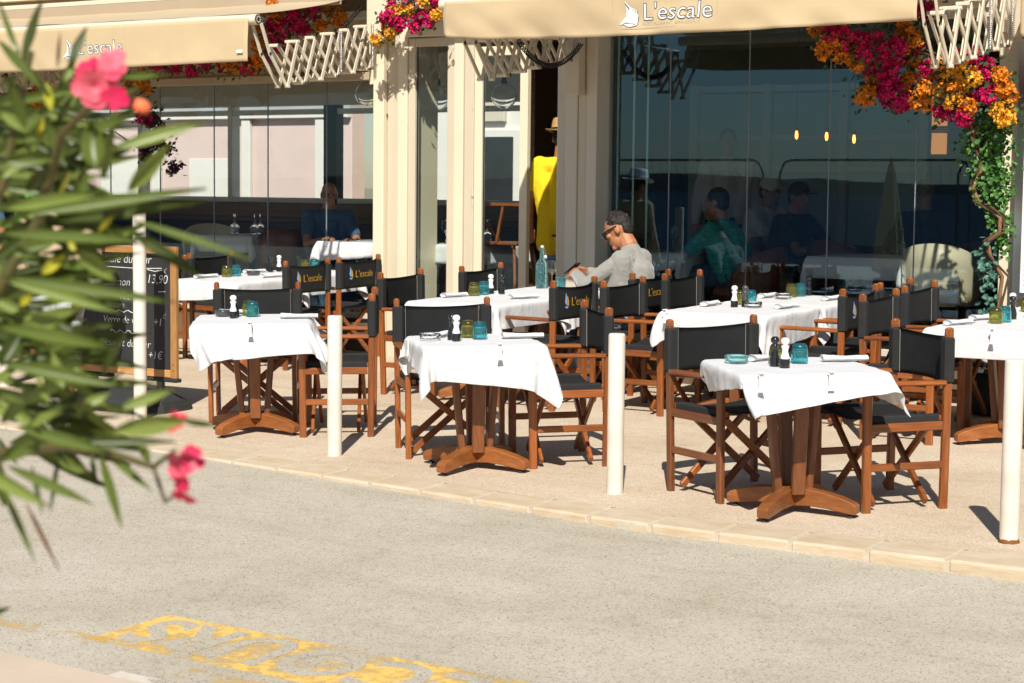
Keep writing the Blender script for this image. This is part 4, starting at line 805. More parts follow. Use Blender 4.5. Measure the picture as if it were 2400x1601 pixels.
# ---------------------------------------------------------------- chalkboard sign
cbx, cby = -9.06, 9.2; cbz = gz(cbx, cby)
cb = empty('chalkboard_sign', (cbx, cby, cbz), 0, 'wood framed chalkboard with the handwritten menu of the day on a rubber foot', 'sign')
w2, h0, h1 = .465, .225, 1.105
mb = MB(); mb.bbox((-w2+.03, -.004, h0+.03), (w2-.03, .008, h1-.03), .002); bd = mb.build('board', M['slate'], cb)
for s in (-1, 1):
    mb = MB(); mb.bar((s*(w2-.027), 0, h0), (s*(w2-.027), 0, h1), .054, .030, up=(0, 1, 0), ch=.12); st = mb.build('frame_stile', M['boardwood2'], cb)
    for z in (h0+.05, h0+.09): mb = MB(); mb.tube((s*(w2-.027), -.0165, z), (s*(w2-.027), -.014, z), .004, n=8); mb.build('screw', M['black'], st)
for z in (h0+.027, h1-.027): mb = MB(); mb.bar((-w2+.055, 0, z), (w2-.055, 0, z), .028, .052, ch=.12); mb.build('frame_rail', M['boardwood'], cb)
mb = MB(); mb.bbox((-w2+.055, -.0145, h1-.066), (w2-.055, -.004, h1-.0535), .002); mb.build('frame_lip', M['black'], cb)
def chalk(s, x, z, size, shear=.18): text('chalk_lettering', s, size*.88, M['chalk'], frame((x, -.0062, z), (1, .0, 0), (0, 0, 1)), bd, extrude=.0004, shear=shear, offset=-.0012)
chalk('Formule du Jour', -.34, .985, .098); chalk('Saumon', -.21, .83, .088); chalk('13,90', .19, .855, .098); chalk('\u20ac', .345, .925, .05)
chalk('Riz', -.06, .735, .092); chalk('haricots', -.20, .68, .065); chalk('Verre de vin', -.22, .575, .078); chalk('+1', .25, .57, .085); chalk('\u20ac', .335, .62, .05)
chalk('+1 Dessert du jour', -.36, .415, .085); chalk('+1\u20ac', .20, .345, .085)
def stroke(pts): mb = MB(); mb.path([(x, -.0062, z) for x, z in pts], .0028, 5); mb.build('chalk_line', M['chalk'], bd)
stroke([(-.18, .955), (.1, .950), (.33, .957)]); stroke([(-.16+.02*i, .655+.008*math.sin(i*1.6)) for i in range(14)]); stroke([(-.15+.018*i, .515+.012*math.sin(i*1.5)) for i in range(17)])
stroke([(.20, .945), (.27, .935), (.33, .945)]); stroke([(.30, .80), (.36, .803)])
for a_, b_ in ((.14, w2+.012), (-w2-.012, -.14)): mb = MB(); mb.bbox((a_, -.028, h0-.028), (b_, .03, h0-.002), .006); mb.build('foot_bracket', M['rubber'], cb)
for s in (-1, 1): mb = MB(); mb.bar((s*.31, 0, .10), (s*.31, 0, h0-.02), .05, .045, up=(0, 1, 0)); mb.build('spring_leg', M['darksteel'], cb)
mb = MB()
for z, hw, hd in ((.0, .47, .24), (.045, .46, .23), (.05, .44, .21), (.07, .43, .20), (.125, .35, .10), (.13, .33, .08)):
    for i in range(24): a = 2*math.pi*i/24; c, s = math.cos(a), math.sin(a); mb.v.append((hw*abs(c)**.45*(1 if c >= 0 else -1), hd*abs(s)**.45*(1 if s >= 0 else -1), z))
for k in range(5):
    for i in range(24): mb.f.append((k*24+i, k*24+(i+1) % 24, k*24+24+(i+1) % 24, k*24+24+i))
mb.f += [tuple(range(23, -1, -1)), tuple(range(120, 144))]; mb.mi = [0]*len(mb.f); mb.sm = [False]*len(mb.f); mb.build('rubber_foot', M['rubber'], cb)
# ---------------------------------------------------------------- people
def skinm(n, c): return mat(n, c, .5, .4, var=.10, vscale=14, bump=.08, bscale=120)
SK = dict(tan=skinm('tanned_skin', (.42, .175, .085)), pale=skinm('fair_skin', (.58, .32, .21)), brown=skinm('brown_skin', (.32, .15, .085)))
HM = dict(grey=mat('dark_grey_hair', (.011, .009, .008), .65, .3, col2=(.034, .029, .025), vscale=60), dark=mat('dark_hair', (.012, .010, .009), .6, .4, var=.4, vscale=60))
def V3(p): return Vector(p)
def hand(mb, wrist, d, n, curl=.5, s=1.0, side=1):
    """palm, four bent fingers of unequal length and a thumb leaving the side of the palm"""
    d = V3(d).normalized(); n = V3(n); n = (n-d*n.dot(d)).normalized(); w = d.cross(n)*side
    pc = V3(wrist)+d*.045*s; Mp = Matrix((w, d, n)).transposed(); mb.ell(pc, (.040*s, .052*s, .016*s), Mp); mb.cap(wrist, pc, .024*s, .022*s)
    for k, (o, l) in enumerate(((-.030, .068), (-.010, .078), (.010, .074), (.029, .058))):
        b = V3(wrist)+d*.085*s+w*o*s; d1 = (d*math.cos(curl*.7)-n*math.sin(curl*.7)); d2 = (d*math.cos(curl*1.9)-n*math.sin(curl*1.9)); d3 = (d*math.cos(curl*2.7)-n*math.sin(curl*2.7))
        p1 = b+d1*l*.48*s; p2 = p1+d2*l*.34*s; p3 = p2+d3*l*.26*s
        mb.cap(b-d*.02*s, p1, .0095*s, .0088*s, 8); mb.cap(p1, p2, .0088*s, .008*s, 8); mb.cap(p2, p3, .008*s, .0068*s, 8)
    b = V3(wrist)+d*.028*s-w*.034*s; t1 = b+(d*.6-w*.75-n*.25).normalized()*.036*s; t2 = t1+(d*.85-w*.25-n*.35).normalized()*.030*s; mb.cap(b, t1, .013*s, .011*s, 8); mb.cap(t1, t2, .011*s, .008*s, 8)
def person(base, label, J, skin, hairm, top, bottom, shoe=None, sleeve='long', legs='long', hair='short', hat=None, glasses=None, vox=.009, wr=.006, group=None, facecol=True, curl=(.6, .6), hn=None, s=1.0, rs=1.0):
    root = empty('person', base, 0, label, 'person', group); B = V3(base); j = {k: V3(v)-(B if k not in ('face', 'up') else Vector()) for k, v in J.items()}
    f = j['face'].normalized(); u = j.get('up', Vector((0, 0, 1))); u = (u-f*u.dot(f)).normalized(); r = f.cross(u); HMx = Matrix((r, f, u)).transposed(); H = j['head']; h = lambda a, b, c: H+r*a*s+f*b*s+u*c*s
    mb = MB(); mb.ell(h(0, -.006, .018), (.073*s, .092*s, .098*s), HMx); mb.ell(h(0, .026, -.052), (.056*s, .062*s, .070*s), HMx); mb.cap(h(-.012, .066, -.098), h(.012, .066, -.098), .022*s, .022*s)
    mb.cap(h(0, .086, .012), h(0, .106, -.022), .009*s, .014*s); mb.ell(h(-.012, .092, -.028), (.009*s, .011*s, .008*s), HMx); mb.ell(h(.012, .092, -.028), (.009*s, .011*s, .008*s), HMx)
    mb.cap(h(-.030, .080, .022), h(.030, .080, .022), .012*s, .012*s); mb.ell(h(0, .080, -.058), (.026*s, .014*s, .007*s), HMx); mb.ell(h(0, .078, -.068), (.022*s, .014*s, .008*s), HMx)
    for q in (-1, 1): mb.ell(h(q*.075, -.012, -.008), (.010*s, .021*s, .033*s), HMx); mb.ell(h(q*.042, .064, -.018), (.022*s, .02*s, .018*s), HMx)
    mb.cap(h(0, -.022, -.06), j['neck'], .054*s, .062*s)
    sl, sr, hl, hr = j['shL'], j['shR'], j['hipL'], j['hipR']; ch = j['chest']
    for a, b in ((hl, sl), (hr, sr)): mb.cap(a, a.lerp(b, .5), .09*rs, .085*rs); mb.cap(a.lerp(b, .5), b, .085*rs, .058)
    mb.cap(j['pel'], ch, .10*rs, .105*rs); mb.cap(sl, sr, .056, .056); mb.cap(ch, j['neck'], .09, .06)
    for a in (sl, sr): mb.cap(a, j['neck']-u*.045, .048, .042)
    for S_, k in (('L', 0), ('R', 1)):
        mb.cap(j['sh'+S_], j['el'+S_], .048, .038); mb.cap(j['el'+S_], j['ha'+S_], .038, .026)
        hand(mb, j['ha'+S_], (j['ha'+S_]-j['el'+S_]) if not hn or len(hn) < 3 else hn[2+k], hn[k] if hn else (0, 0, 1), curl[k], s, 1 if S_ == 'L' else -1)
        if 'kn'+S_ in j: mb.cap(j['hip'+S_], j['kn'+S_], .078*rs, .054*rs); mb.cap(j['kn'+S_], j['kn'+S_].lerp(j['an'+S_], .35), .052*rs, .055*rs); mb.cap(j['kn'+S_].lerp(j['an'+S_], .35), j['an'+S_], .053*rs, .036)
    me = remesh(mb, vox, 3); me.materials.append(skin); body = link('body', me, None, root)
    def garment(n, mb, m, amp, seed):
        me = remesh(mb, vox*1.1, 5); wrinkle(me, amp, 11, seed, (1, 1, .6)); wrinkle(me, amp*.5, 27, seed+2); me.materials.append(m); return link(n, me, None, root)
    mb = MB()
    for a, b in ((hl, sl), (hr, sr)): mb.cap(a+Vector((0, 0, .0)), a.lerp(b, .5), .108*rs, .105*rs); mb.cap(a.lerp(b, .5), b, .105*rs, .074)
    mb.cap(j['pel'], ch, .122*rs, .125*rs); mb.cap(sl, sr, .062, .062); mb.cap(ch, ch.lerp(j['neck'], .84), .105, .070)
    for S_ in 'LR':
        e = j['el'+S_]; a = j['sh'+S_]; wst = j['ha'+S_]
        if sleeve == 'long': mb.cap(a, e, .060, .051); mb.cap(e, e.lerp(wst, .93), .051, .037)
        else: mb.cap(a, a.lerp(e, .62), .061, .058)
    for a in (sl, sr): mb.cap(a, j['neck']-u*.045, .060, .050)
    if 'tail' in j: mb.cap(hl, hl+j['tail']-j['pel'], .124*rs, .132*rs); mb.cap(hr, hr+j['tail']-j['pel'], .124*rs, .132*rs)
    garment('shirt', mb, top, wr, 1)
    if 'knL' in j:
        mb = MB(); mb.cap(hl, hr, .105*rs, .105*rs); mb.cap(j['pel'], j['pel'].lerp(ch, .2), .108*rs, .10*rs)
        for S_ in 'LR':
            a, k, n_ = j['hip'+S_], j['kn'+S_], j['an'+S_]
            if legs == 'long': mb.cap(a, k, .094*rs, .068*rs); mb.cap(k, n_, .068*rs, .056)
            else: mb.cap(a, a.lerp(k, .72), .098*rs, .092*rs)
        garment('shorts' if legs != 'long' else 'trousers', mb, bottom, wr*.8, 5)
        if shoe:
            bf = V3(J.get('toe', J['face'])); bf = Vector((bf.x, bf.y, 0)).normalized()
            for S_ in 'LR': mb = MB(); a = j['an'+S_]+Vector((0, 0, -.055)); mb.cap(a-bf*.03, a+bf*.14-Vector((0, 0, .012)), .042, .036); mb.cap(a, j['an'+S_]-Vector((0, 0, .02)), .042, .040); m2 = remesh(mb, .009, 3); m2.materials.append(shoe); link('shoe', m2, None, root)
    if hair:
        mb = MB()
        if hair == 'curly':
            mb.ell(h(0, -.020, .040), (.075*s, .088*s, .082*s), HMx); mb.ell(h(0, -.056, -.004), (.062*s, .045*s, .068*s), HMx)
            for q in range(70):
                a = random.uniform(-2.7, 2.7); e = random.uniform(.22, 1.5); d = Vector((math.sin(a)*math.cos(e), -math.cos(a)*math.cos(e)*(1 if abs(a) < 2.0 else .78), math.sin(e))); rr = random.uniform(.008, .013)
                mb.ell(h(d.x*.076, -.020+d.y*.090, .038+d.z*.082), (rr, rr, rr), nu=8, nv=6)
        elif hair == 'short': mb.ell(h(0, -.016, .030), (.077*s, .090*s, .090*s), HMx); mb.ell(h(0, -.045, -.008), (.066*s, .056*s, .07*s), HMx)
        elif hair == 'long': mb.ell(h(0, -.016, .030), (.080*s, .094*s, .094*s), HMx); mb.cap(h(0, -.06, -.0), h(0, -.07, -.17), .07, .055)
        elif hair == 'bun': mb.ell(h(0, -.016, .030), (.078*s, .092*s, .090*s), HMx); mb.ell(h(0, -.10, .04), (.035,)*3)
        me = remesh(mb, .006, 1 if hair == 'curly' else 3); wrinkle(me, .004, 70, 3); me.materials.append(hairm); link('hair', me, None, root)
    if glasses:
        mb = MB()
        for q in (-1, 1):
            if glasses == 'dark': mb.cap(h(q*.020, .102, .004), h(q*.056, .090, .004), .021, .020)
            mb.bar(h(q*.066, .078, .014), h(q*.080, -.02, .010), .014 if glasses == 'dark' else .004, .012 if glasses == 'dark' else .004, up=u)
            if glasses != 'dark': mb.path([h(q*.034+.025*math.cos(t), .102-.012*abs(math.cos(t))*(.5), .004+.019*math.sin(t)) for t in [i*math.pi/6 for i in range(13)]], .0022, 6)
        mb.bar(h(-.02, .103, .014), h(.02, .103, .014), .006, .006); mb.build('sunglasses' if glasses == 'dark' else 'glasses', M['millblack'], root)
    if hat == 'straw' or hat == 'white':
        mb = MB(); n = 28; prof = [(.150, .045), (.135, .038), (.105, .040), (.098, .045), (.094, .10), (.085, .145), (.05, .155), (.002, .150)]
        for (rr, zz) in prof:
            for i in range(n): a = 2*math.pi*i/n; mb.v.append(h(rr*math.cos(a)*.95, rr*math.sin(a)*1.12-.01, zz+.02+(.012*math.cos(2*a) if rr > .11 else 0)))
        for k in range(len(prof)-1):
            for i in range(n): mb.f.append((k*n+i, k*n+(i+1) % n, (k+1)*n+(i+1) % n, (k+1)*n+i)); mb.mi.append(0); mb.sm.append(True)
        o = mb.build('hat', STRAW if hat == 'straw' else M['printwhite'], root); o.modifiers.new('s', 'SOLIDIFY').thickness = .003
        mb = MB(); mb.path([h(.099*math.cos(t)*.95, .099*math.sin(t)*1.12-.01, .075) for t in [i*math.pi/12 for i in range(25)]], .008, 6); mb.build('hat_band', M['black'], o)
    if hat and hat.startswith('cap'):
        mb = MB(); mb.ell(h(0, -.008, .050), (.082, .100, .085), HMx); me = remesh(mb, .008, 2); cm = M['capw'] if hat == 'capw' else M['capb']; me.materials.append(cm); o = link('cap', me, None, root)
        mb = MB(); mb.ell(h(0, .13, .045), (.07, .065, .008), HMx); mb.build('peak', cm, o)
    return root
STRAW = mat('straw', (.55, .33, .14), .8, .3, var=.3, vscale=90, bump=.4, bscale=200)
M['capw'] = mat('white_cap_cotton', (.55, .54, .52), .9, .2); M['capb'] = mat('black_cap_cotton', (.03, .03, .035), .9, .2)
sweater = mat('grey_knit', (.285, .275, .25), .95, .15, var=.10, vscale=30, bump=.25, bscale=260, sheen=.4); jeans = mat('blue_denim', (.05, .09, .16), .9, .2, var=.3, vscale=40)
sneaker = mat('white_sneaker', (.6, .58, .54), .6, .4, col2=(.15, .14, .13), vscale=40)
# man in grey, bent over his phone
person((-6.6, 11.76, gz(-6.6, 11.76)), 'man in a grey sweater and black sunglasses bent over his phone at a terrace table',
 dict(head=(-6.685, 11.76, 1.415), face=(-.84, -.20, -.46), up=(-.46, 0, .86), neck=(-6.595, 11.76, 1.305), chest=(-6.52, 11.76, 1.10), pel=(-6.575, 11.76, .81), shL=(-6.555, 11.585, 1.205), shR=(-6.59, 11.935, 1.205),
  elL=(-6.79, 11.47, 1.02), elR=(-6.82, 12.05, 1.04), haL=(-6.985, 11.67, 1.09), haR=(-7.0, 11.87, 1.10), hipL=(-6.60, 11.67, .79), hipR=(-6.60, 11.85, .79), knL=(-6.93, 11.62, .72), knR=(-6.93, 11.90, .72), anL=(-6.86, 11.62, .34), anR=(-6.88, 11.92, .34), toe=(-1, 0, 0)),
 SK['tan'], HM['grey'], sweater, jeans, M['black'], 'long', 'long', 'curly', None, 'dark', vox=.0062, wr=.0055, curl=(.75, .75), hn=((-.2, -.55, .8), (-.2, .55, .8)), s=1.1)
ph = empty('phone', (-7.075, 11.77, 1.125), 0, 'black mobile phone held in the man\'s hands', 'phone'); ph.rotation_euler = (0, R(-38), 0); mb = MB(); mb.bbox((-.068, -.034, -.004), (.068, .034, .004), .003); mb.build('case', M['black'], ph); mb = MB(); mb.box((-.064, -.031, .0042), (.064, .031, .0046)); mb.build('screen', M['millblack'], ph)
def seated(base, head, fdir, label, seat, skin, hairm, top, bottom, lean=.06, arms='table', **k):
    f = Vector((fdir[0], fdir[1], 0)).normalized(); rt = Vector((f.y, -f.x, 0)); H = Vector(head); z = base[2]
    pel = Vector((H.x, H.y, 0))-f*(lean+.06); pel.z = seat+.10; ne = H-f*.04; ne.z -= .145; ch = pel.lerp(ne, .6); shL = ne-rt*.18; shR = ne+rt*.18; shL.z -= .07; shR.z -= .07
    el = .24 if arms == 'table' else .1; eL = shL+f*el-rt*.06; eR = shR+f*el+rt*.06; eL.z -= .24; eR.z -= .24; hL = eL+f*.22+rt*.12; hR = eR+f*.22-rt*.12; hL.z += .04; hR.z += .05
    hpL = pel-rt*.09; hpR = pel+rt*.09; kL = hpL+f*.42-rt*.04; kR = hpR+f*.42+rt*.04; kL.z = kR.z = seat+.06; aL = kL-f*.04; aR = kR-f*.04; aL.z = aR.z = z+.08
    return person(base, label, dict(head=H, face=k.pop('face', (f.x, f.y, -.1)), neck=ne, chest=ch, pel=pel, shL=shL, shR=shR, elL=eL, elR=eR, haL=hL, haR=hR, hipL=hpL, hipR=hpR, knL=kL, knR=kR, anL=aL, anR=aR, toe=(f.x, f.y, 0)), skin, hairm, top, bottom, M['black'], **k)
def standing(base, hgt, fdir, label, skin, hairm, top, bottom, armpose=None, **k):
    f = Vector((fdir[0], fdir[1], 0)).normalized(); rt = Vector((f.y, -f.x, 0)); b = Vector(base); c = hgt/1.75; P = lambda fo, ri, z: b+f*fo*c+rt*ri*c+Vector((0, 0, z*c))
    J = dict(head=P(.02, 0, 1.635), face=k.pop('face', (f.x, f.y, -.12)), neck=P(-.01, 0, 1.475), chest=P(0, 0, 1.28), pel=P(0, 0, .98), shL=P(-.01, -.19, 1.41), shR=P(-.01, .19, 1.41), elL=P(-.02, -.27, 1.12), elR=P(-.02, .27, 1.12), haL=P(.08, -.28, .88), haR=P(.08, .28, .88),
      hipL=P(0, -.095, .93), hipR=P(0, .095, .93), knL=P(.03, -.11, .50), knR=P(.03, .11, .50), anL=P(-.02, -.115, .09), anR=P(-.02, .115, .09), toe=(f.x, f.y, 0))
    for kk, vv in (armpose or {}).items(): J[kk] = P(*vv)
    return person(base, label, J, skin, hairm, top, bottom, k.pop('shoe', M['black']), **k)
FL = .52
yel_s = mat('yellow_cotton', (.80, .56, .02), .85, .2); blue_s = mat('pale_blue_cotton', (.20, .29, .48), .9, .2)
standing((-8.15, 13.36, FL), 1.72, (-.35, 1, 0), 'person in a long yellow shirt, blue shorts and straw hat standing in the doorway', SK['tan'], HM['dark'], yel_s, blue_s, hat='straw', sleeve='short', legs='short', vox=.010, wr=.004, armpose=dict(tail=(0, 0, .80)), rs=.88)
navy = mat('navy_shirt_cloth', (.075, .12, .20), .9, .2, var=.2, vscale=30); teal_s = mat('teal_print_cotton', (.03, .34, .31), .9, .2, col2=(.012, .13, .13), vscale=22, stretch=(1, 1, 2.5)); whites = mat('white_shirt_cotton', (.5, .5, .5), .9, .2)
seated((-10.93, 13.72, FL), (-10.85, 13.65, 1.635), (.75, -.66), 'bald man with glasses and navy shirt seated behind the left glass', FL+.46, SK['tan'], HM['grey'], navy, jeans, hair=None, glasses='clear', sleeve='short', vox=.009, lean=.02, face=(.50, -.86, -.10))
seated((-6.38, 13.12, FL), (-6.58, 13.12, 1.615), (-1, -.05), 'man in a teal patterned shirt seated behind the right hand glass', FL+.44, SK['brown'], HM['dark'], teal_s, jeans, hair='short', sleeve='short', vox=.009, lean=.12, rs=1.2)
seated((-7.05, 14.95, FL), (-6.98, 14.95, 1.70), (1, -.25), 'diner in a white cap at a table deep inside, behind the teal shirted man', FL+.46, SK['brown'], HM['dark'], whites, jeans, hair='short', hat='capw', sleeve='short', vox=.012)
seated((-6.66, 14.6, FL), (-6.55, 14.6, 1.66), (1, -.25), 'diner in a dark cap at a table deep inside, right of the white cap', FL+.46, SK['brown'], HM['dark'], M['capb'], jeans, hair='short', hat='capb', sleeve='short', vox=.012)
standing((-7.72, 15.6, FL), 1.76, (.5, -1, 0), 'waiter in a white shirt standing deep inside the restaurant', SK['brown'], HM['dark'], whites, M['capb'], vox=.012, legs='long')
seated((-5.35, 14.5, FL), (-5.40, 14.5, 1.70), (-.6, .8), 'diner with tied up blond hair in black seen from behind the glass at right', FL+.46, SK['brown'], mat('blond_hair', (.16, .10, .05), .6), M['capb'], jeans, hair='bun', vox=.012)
beige_s = mat('beige_linen', (.55, .42, .28), .9, .2, var=.1, vscale=20, bump=.15, bscale=80); stripe = mat('white_striped_cotton', (.66, .68, .68), .9, .2, col2=(.34, .38, .40), vscale=1, stretch=(1, 1, 60))
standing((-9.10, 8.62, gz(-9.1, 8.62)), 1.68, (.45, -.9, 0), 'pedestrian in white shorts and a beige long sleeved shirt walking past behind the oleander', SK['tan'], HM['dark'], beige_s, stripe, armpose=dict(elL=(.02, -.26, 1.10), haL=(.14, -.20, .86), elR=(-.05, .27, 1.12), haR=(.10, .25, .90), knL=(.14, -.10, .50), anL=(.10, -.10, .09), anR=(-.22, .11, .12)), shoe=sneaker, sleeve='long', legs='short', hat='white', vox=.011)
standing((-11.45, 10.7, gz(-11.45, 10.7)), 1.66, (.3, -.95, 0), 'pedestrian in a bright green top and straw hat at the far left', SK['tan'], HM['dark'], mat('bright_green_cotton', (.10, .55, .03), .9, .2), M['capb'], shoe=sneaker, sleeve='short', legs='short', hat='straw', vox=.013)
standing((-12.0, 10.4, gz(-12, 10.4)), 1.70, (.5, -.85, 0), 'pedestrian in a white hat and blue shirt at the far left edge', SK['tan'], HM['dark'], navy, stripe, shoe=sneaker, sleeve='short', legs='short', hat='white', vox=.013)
# ---------------------------------------------------------------- inside: chairs, tables, lamps
def shell_chair(x, y, fdir, m, label, tall=.80):
    o = empty('shell_chair', (x, y, FL), math.atan2(fdir[0], -fdir[1]), label, 'chair', 'round backed upholstered chairs inside'); mb = MB(); n = 20
    prof = [(.40, -.5), (.44, .0), (.62, .4), (.80, .62)]
    for side in (0, 1):
        for i in range(n+1):
            a = math.pi*(-.08+1.16*i/n); e = math.sin(min(max((i/n), 0), 1)*math.pi)**.55
            for t in (0, .35, .7, 1): rr = .255+.03*t-side*.045; mb.v.append((rr*math.cos(a)*1.02, rr*math.sin(a)*.95-.02, .36+(tall-.36)*t*(.35+.65*e)))
    m_ = 4; o2 = (n+1)*m_
    for i in range(n):
        for k in range(3): mb.f += [(i*m_+k, i*m_+m_+k, i*m_+m_+k+1, i*m_+k+1), (o2+i*m_+k, o2+i*m_+k+1, o2+i*m_+m_+k+1, o2+i*m_+m_+k)]
        a, b = i*m_+3, i*m_+m_+3; mb.f.append((a, b, b+o2, a+o2)); a, b = i*m_, i*m_+m_; mb.f.append((b, a, a+o2, b+o2))
    for i in (0, n):
        for k in range(3): q = i*m_+k; mb.f.append((q, q+1, q+1+o2, q+o2))
    mb.mi = [0]*len(mb.f); mb.sm = [True]*len(mb.f); mb.build('backrest', m, o)
    mb = MB(); mb.bbox((-.23, -.26, .36), (.23, .2, .46), .03); mb.build('seat', m, o)
    for sx in (-1, 1):
        for sy in (-1, 1): mb = MB(); mb.tube((sx*.18, sy*.18, .37), (sx*.21, sy*.21, 0), .016, .010); mb.build('leg', M['black'], o)
creaml = mat('cream_leather', (.60, .53, .38), .45, .5, var=.06, vscale=6); brownl = mat('cognac_leather', (.15, .045, .016), .35, .5, var=.25, vscale=5, coat=.2)
shell_chair(-4.82, 13.30, (-.1, 1), creaml, 'cream leather chair with its back to the right hand glass, sunlit', .82)
shell_chair(-11.32, 13.62, (-.5, .8), brownl, 'cognac leather chair left of the bald man'); shell_chair(-6.24, 13.12, (-1, 0), brownl, 'cognac leather chair under the teal shirted man', .76)
shell_chair(-10.98, 13.76, (.75, -.66), creaml, 'cream chair under the bald man'); shell_chair(-12.9, 14.3, (.6, -.6), creaml, 'cream chair behind the back left terrace table'); shell_chair(-5.2, 14.75, (-.6, -.8), brownl, 'cognac leather chair in the shade behind the right glass'); shell_chair(-6.0, 14.2, (.3, 1), brownl, 'cognac leather chair behind the middle back table'); shell_chair(-7.1, 15.0, (1, -.25), brownl, 'cognac leather chair under the white capped diner'); shell_chair(-6.72, 14.62, (1, -.25), brownl, 'cognac leather chair under the dark capped diner')
def indoor_table(x, y, me, lt_, lc, rot=0):
    t = empty('dining_table', (x, y, FL), rot, lt_, 'table', 'indoor dining tables'); mb = MB(); mb.bbox((-.37, -.43, .66), (.37, .43, .695), .006); mb.build('tabletop', M['wooddark'], t)
    mb = MB(); mb.lathe([(.22, 0), (.20, .02), (.035, .04), (.03, .66)], n=20); mb.build('pedestal', M['black'], t)
    o = link('tablecloth', me, M['cloth']); o.location = (x, y, FL+.70); o.rotation_euler = (0, 0, rot); tag(o, lc, 'tablecloth', 'white cloths on the indoor tables'); o.modifiers.new('t', 'SOLIDIFY').thickness = .0016
indoor_table(-10.18, 13.52, cb2, 'dining table in front of the bald man indoors', 'white cloth on the table of the bald man')
indoor_table(-12.35, 14.3, cb1, 'dining table indoors behind the back left chairs', 'white cloth with upturned glasses behind the left glass'); indoor_table(-9.25, 13.62, cb1, 'dining table behind the narrow window beside the pillar', 'white cloth seen through the narrow window beside the pillar')
indoor_table(-7.08, 13.2, cb2, 'dining table of the teal shirted man', 'white cloth on the table of the teal shirted man'); indoor_table(-5.42, 13.5, cb1, 'dining table left of the cream leather chair', 'white cloth left of the cream leather chair'); indoor_table(-4.2, 13.9, cb2, 'dining table right of the cream leather chair', 'white cloth right of the cream leather chair')
for i, (x, y, fl, lb) in enumerate(((-9.98, 13.42, False, 'wine glass at the right of the bald man'), (-9.35, 13.4, False, 'wine glass behind the narrow window, left'), (-9.05, 13.6, True, 'upturned wine glass behind the narrow window, right'), (-12.5, 14.2, True, 'upturned wine glass left of the cognac chair, first'), (-12.2, 14.25, True, 'upturned wine glass left of the cognac chair, second'), (-12.35, 14.05, True, 'upturned wine glass left of the cognac chair, third'), (-12.1, 14.05, True, 'upturned wine glass left of the cognac chair, fourth'), (-5.25, 13.65, True, 'upturned wine glass left of the cream chair'), (-4.45, 13.75, True, 'upturned wine glass behind the cream chair, left'), (-4.3, 13.8, True, 'upturned wine glass behind the cream chair, right'), (-6.95, 13.1, False, 'wine glass in front of the teal shirted man'))): wineglass(x, y, FL+.706, lb, fl)
for i, (x, y, z, r_, lb) in enumerate(((-10.68, 14.0, 2.58, .115, 'clear glass globe lamp just left of the cream pillar'), (-9.87, 14.0, 2.53, .115, 'clear glass globe lamp behind the narrow window'), (-9.15, 14.0, 2.53, .115, 'clear glass globe lamp behind the door glass'))):
    o = empty('globe_lamp', (x, y, z), 0, lb, 'lamp', 'glass globe lamps hanging indoors'); mb = MB(); mb.ell((0, 0, 0), (r_,)*3, nu=24, nv=16); mb.build('globe', M['clear'], o); mb = MB(); mb.ell((0, 0, 0), (r_-.004,)*3, nu=24, nv=16); mb.f = [tuple(reversed(q)) for q in mb.f]; mb.build('globe_inside', M['clear'], o)
    mb = MB(); mb.tube((0, 0, r_-.01), (0, 0, r_+.05), .03, .02); mb.tube((0, 0, r_+.05), (0, 0, 3.16-z), .004); mb.build('cable', M['black'], o)
glow = mat('warm_lamp_glow', (.8, .5, .2), .5, emit=(1, .40, .12), estr=.45); bulbm = mat('filament_glow', (.8, .4, .1), .5, emit=(1, .32, .05), estr=5)
for x, lb in ((-8.0, 'lit wall lamp deep inside, left'), (-6.37, 'lit wall lamp deep inside, right')):
    o = empty('wall_lamp', (x, 17.36, 2.25), 0, lb, 'lamp', 'lit wall lamps'); mb = MB(); mb.bbox((-.11, -.08, .10), (.11, 0, .24), .005); mb.bbox((-.11, -.08, -.17), (.11, 0, .03), .005); mb.build('shade', glow, o); mb = MB(); mb.bbox((-.16, -.085, .05), (.16, 0, .075), .004); mb.build('shelf', M['brass'], o)
for x, z, lb in ((-6.99, 2.22, 'left'), (-6.70, 2.205, 'middle'), (-6.44, 2.18, 'right')):
    o = empty('filament_bulb', (x, 15.5, z), 0, f'small glowing filament bulb hanging deep inside, {lb}', 'lamp', 'filament bulbs'); mb = MB(); mb.lathe([(.004, -.045), (.013, -.03), (.014, .0), (.008, .03)], n=12); mb.build('filament', bulbm, o); mb = MB(); mb.tube((0, 0, .03), (0, 0, .07), .014); mb.tube((0, 0, .07), (0, 0, 3.16-z), .003); mb.build('cable', M['black'], o)
# wooden easel / high stool inside the door glass
st = empty('bar_stool', (-8.75, 13.5, FL), 0, 'wooden bar stool with bent frame behind the door glass', 'stool'); mb = MB(); mb.bbox((-.18, -.18, .70), (.18, .18, .73), .01); mb.build('seat', M['wood'], st)
for sx in (-1, 1):
    for sy in (-1, 1): mb = MB(); mb.tube((sx*.13, sy*.13, .70), (sx*.20, sy*.20, 0), .014, .012); mb.build('leg', M['wood'], st)
mb = MB(); mb.bar((-.2, -.18, 1.05), (.24, -.18, 1.05), .03, .03); mb.bar((-.02, -.18, .72), (.05, -.18, 1.05), .022, .022); mb.bar((-.2, .16, .72), (-.22, -.18, 1.0), .022, .022); mb.build('back_rail', M['wood'], st)
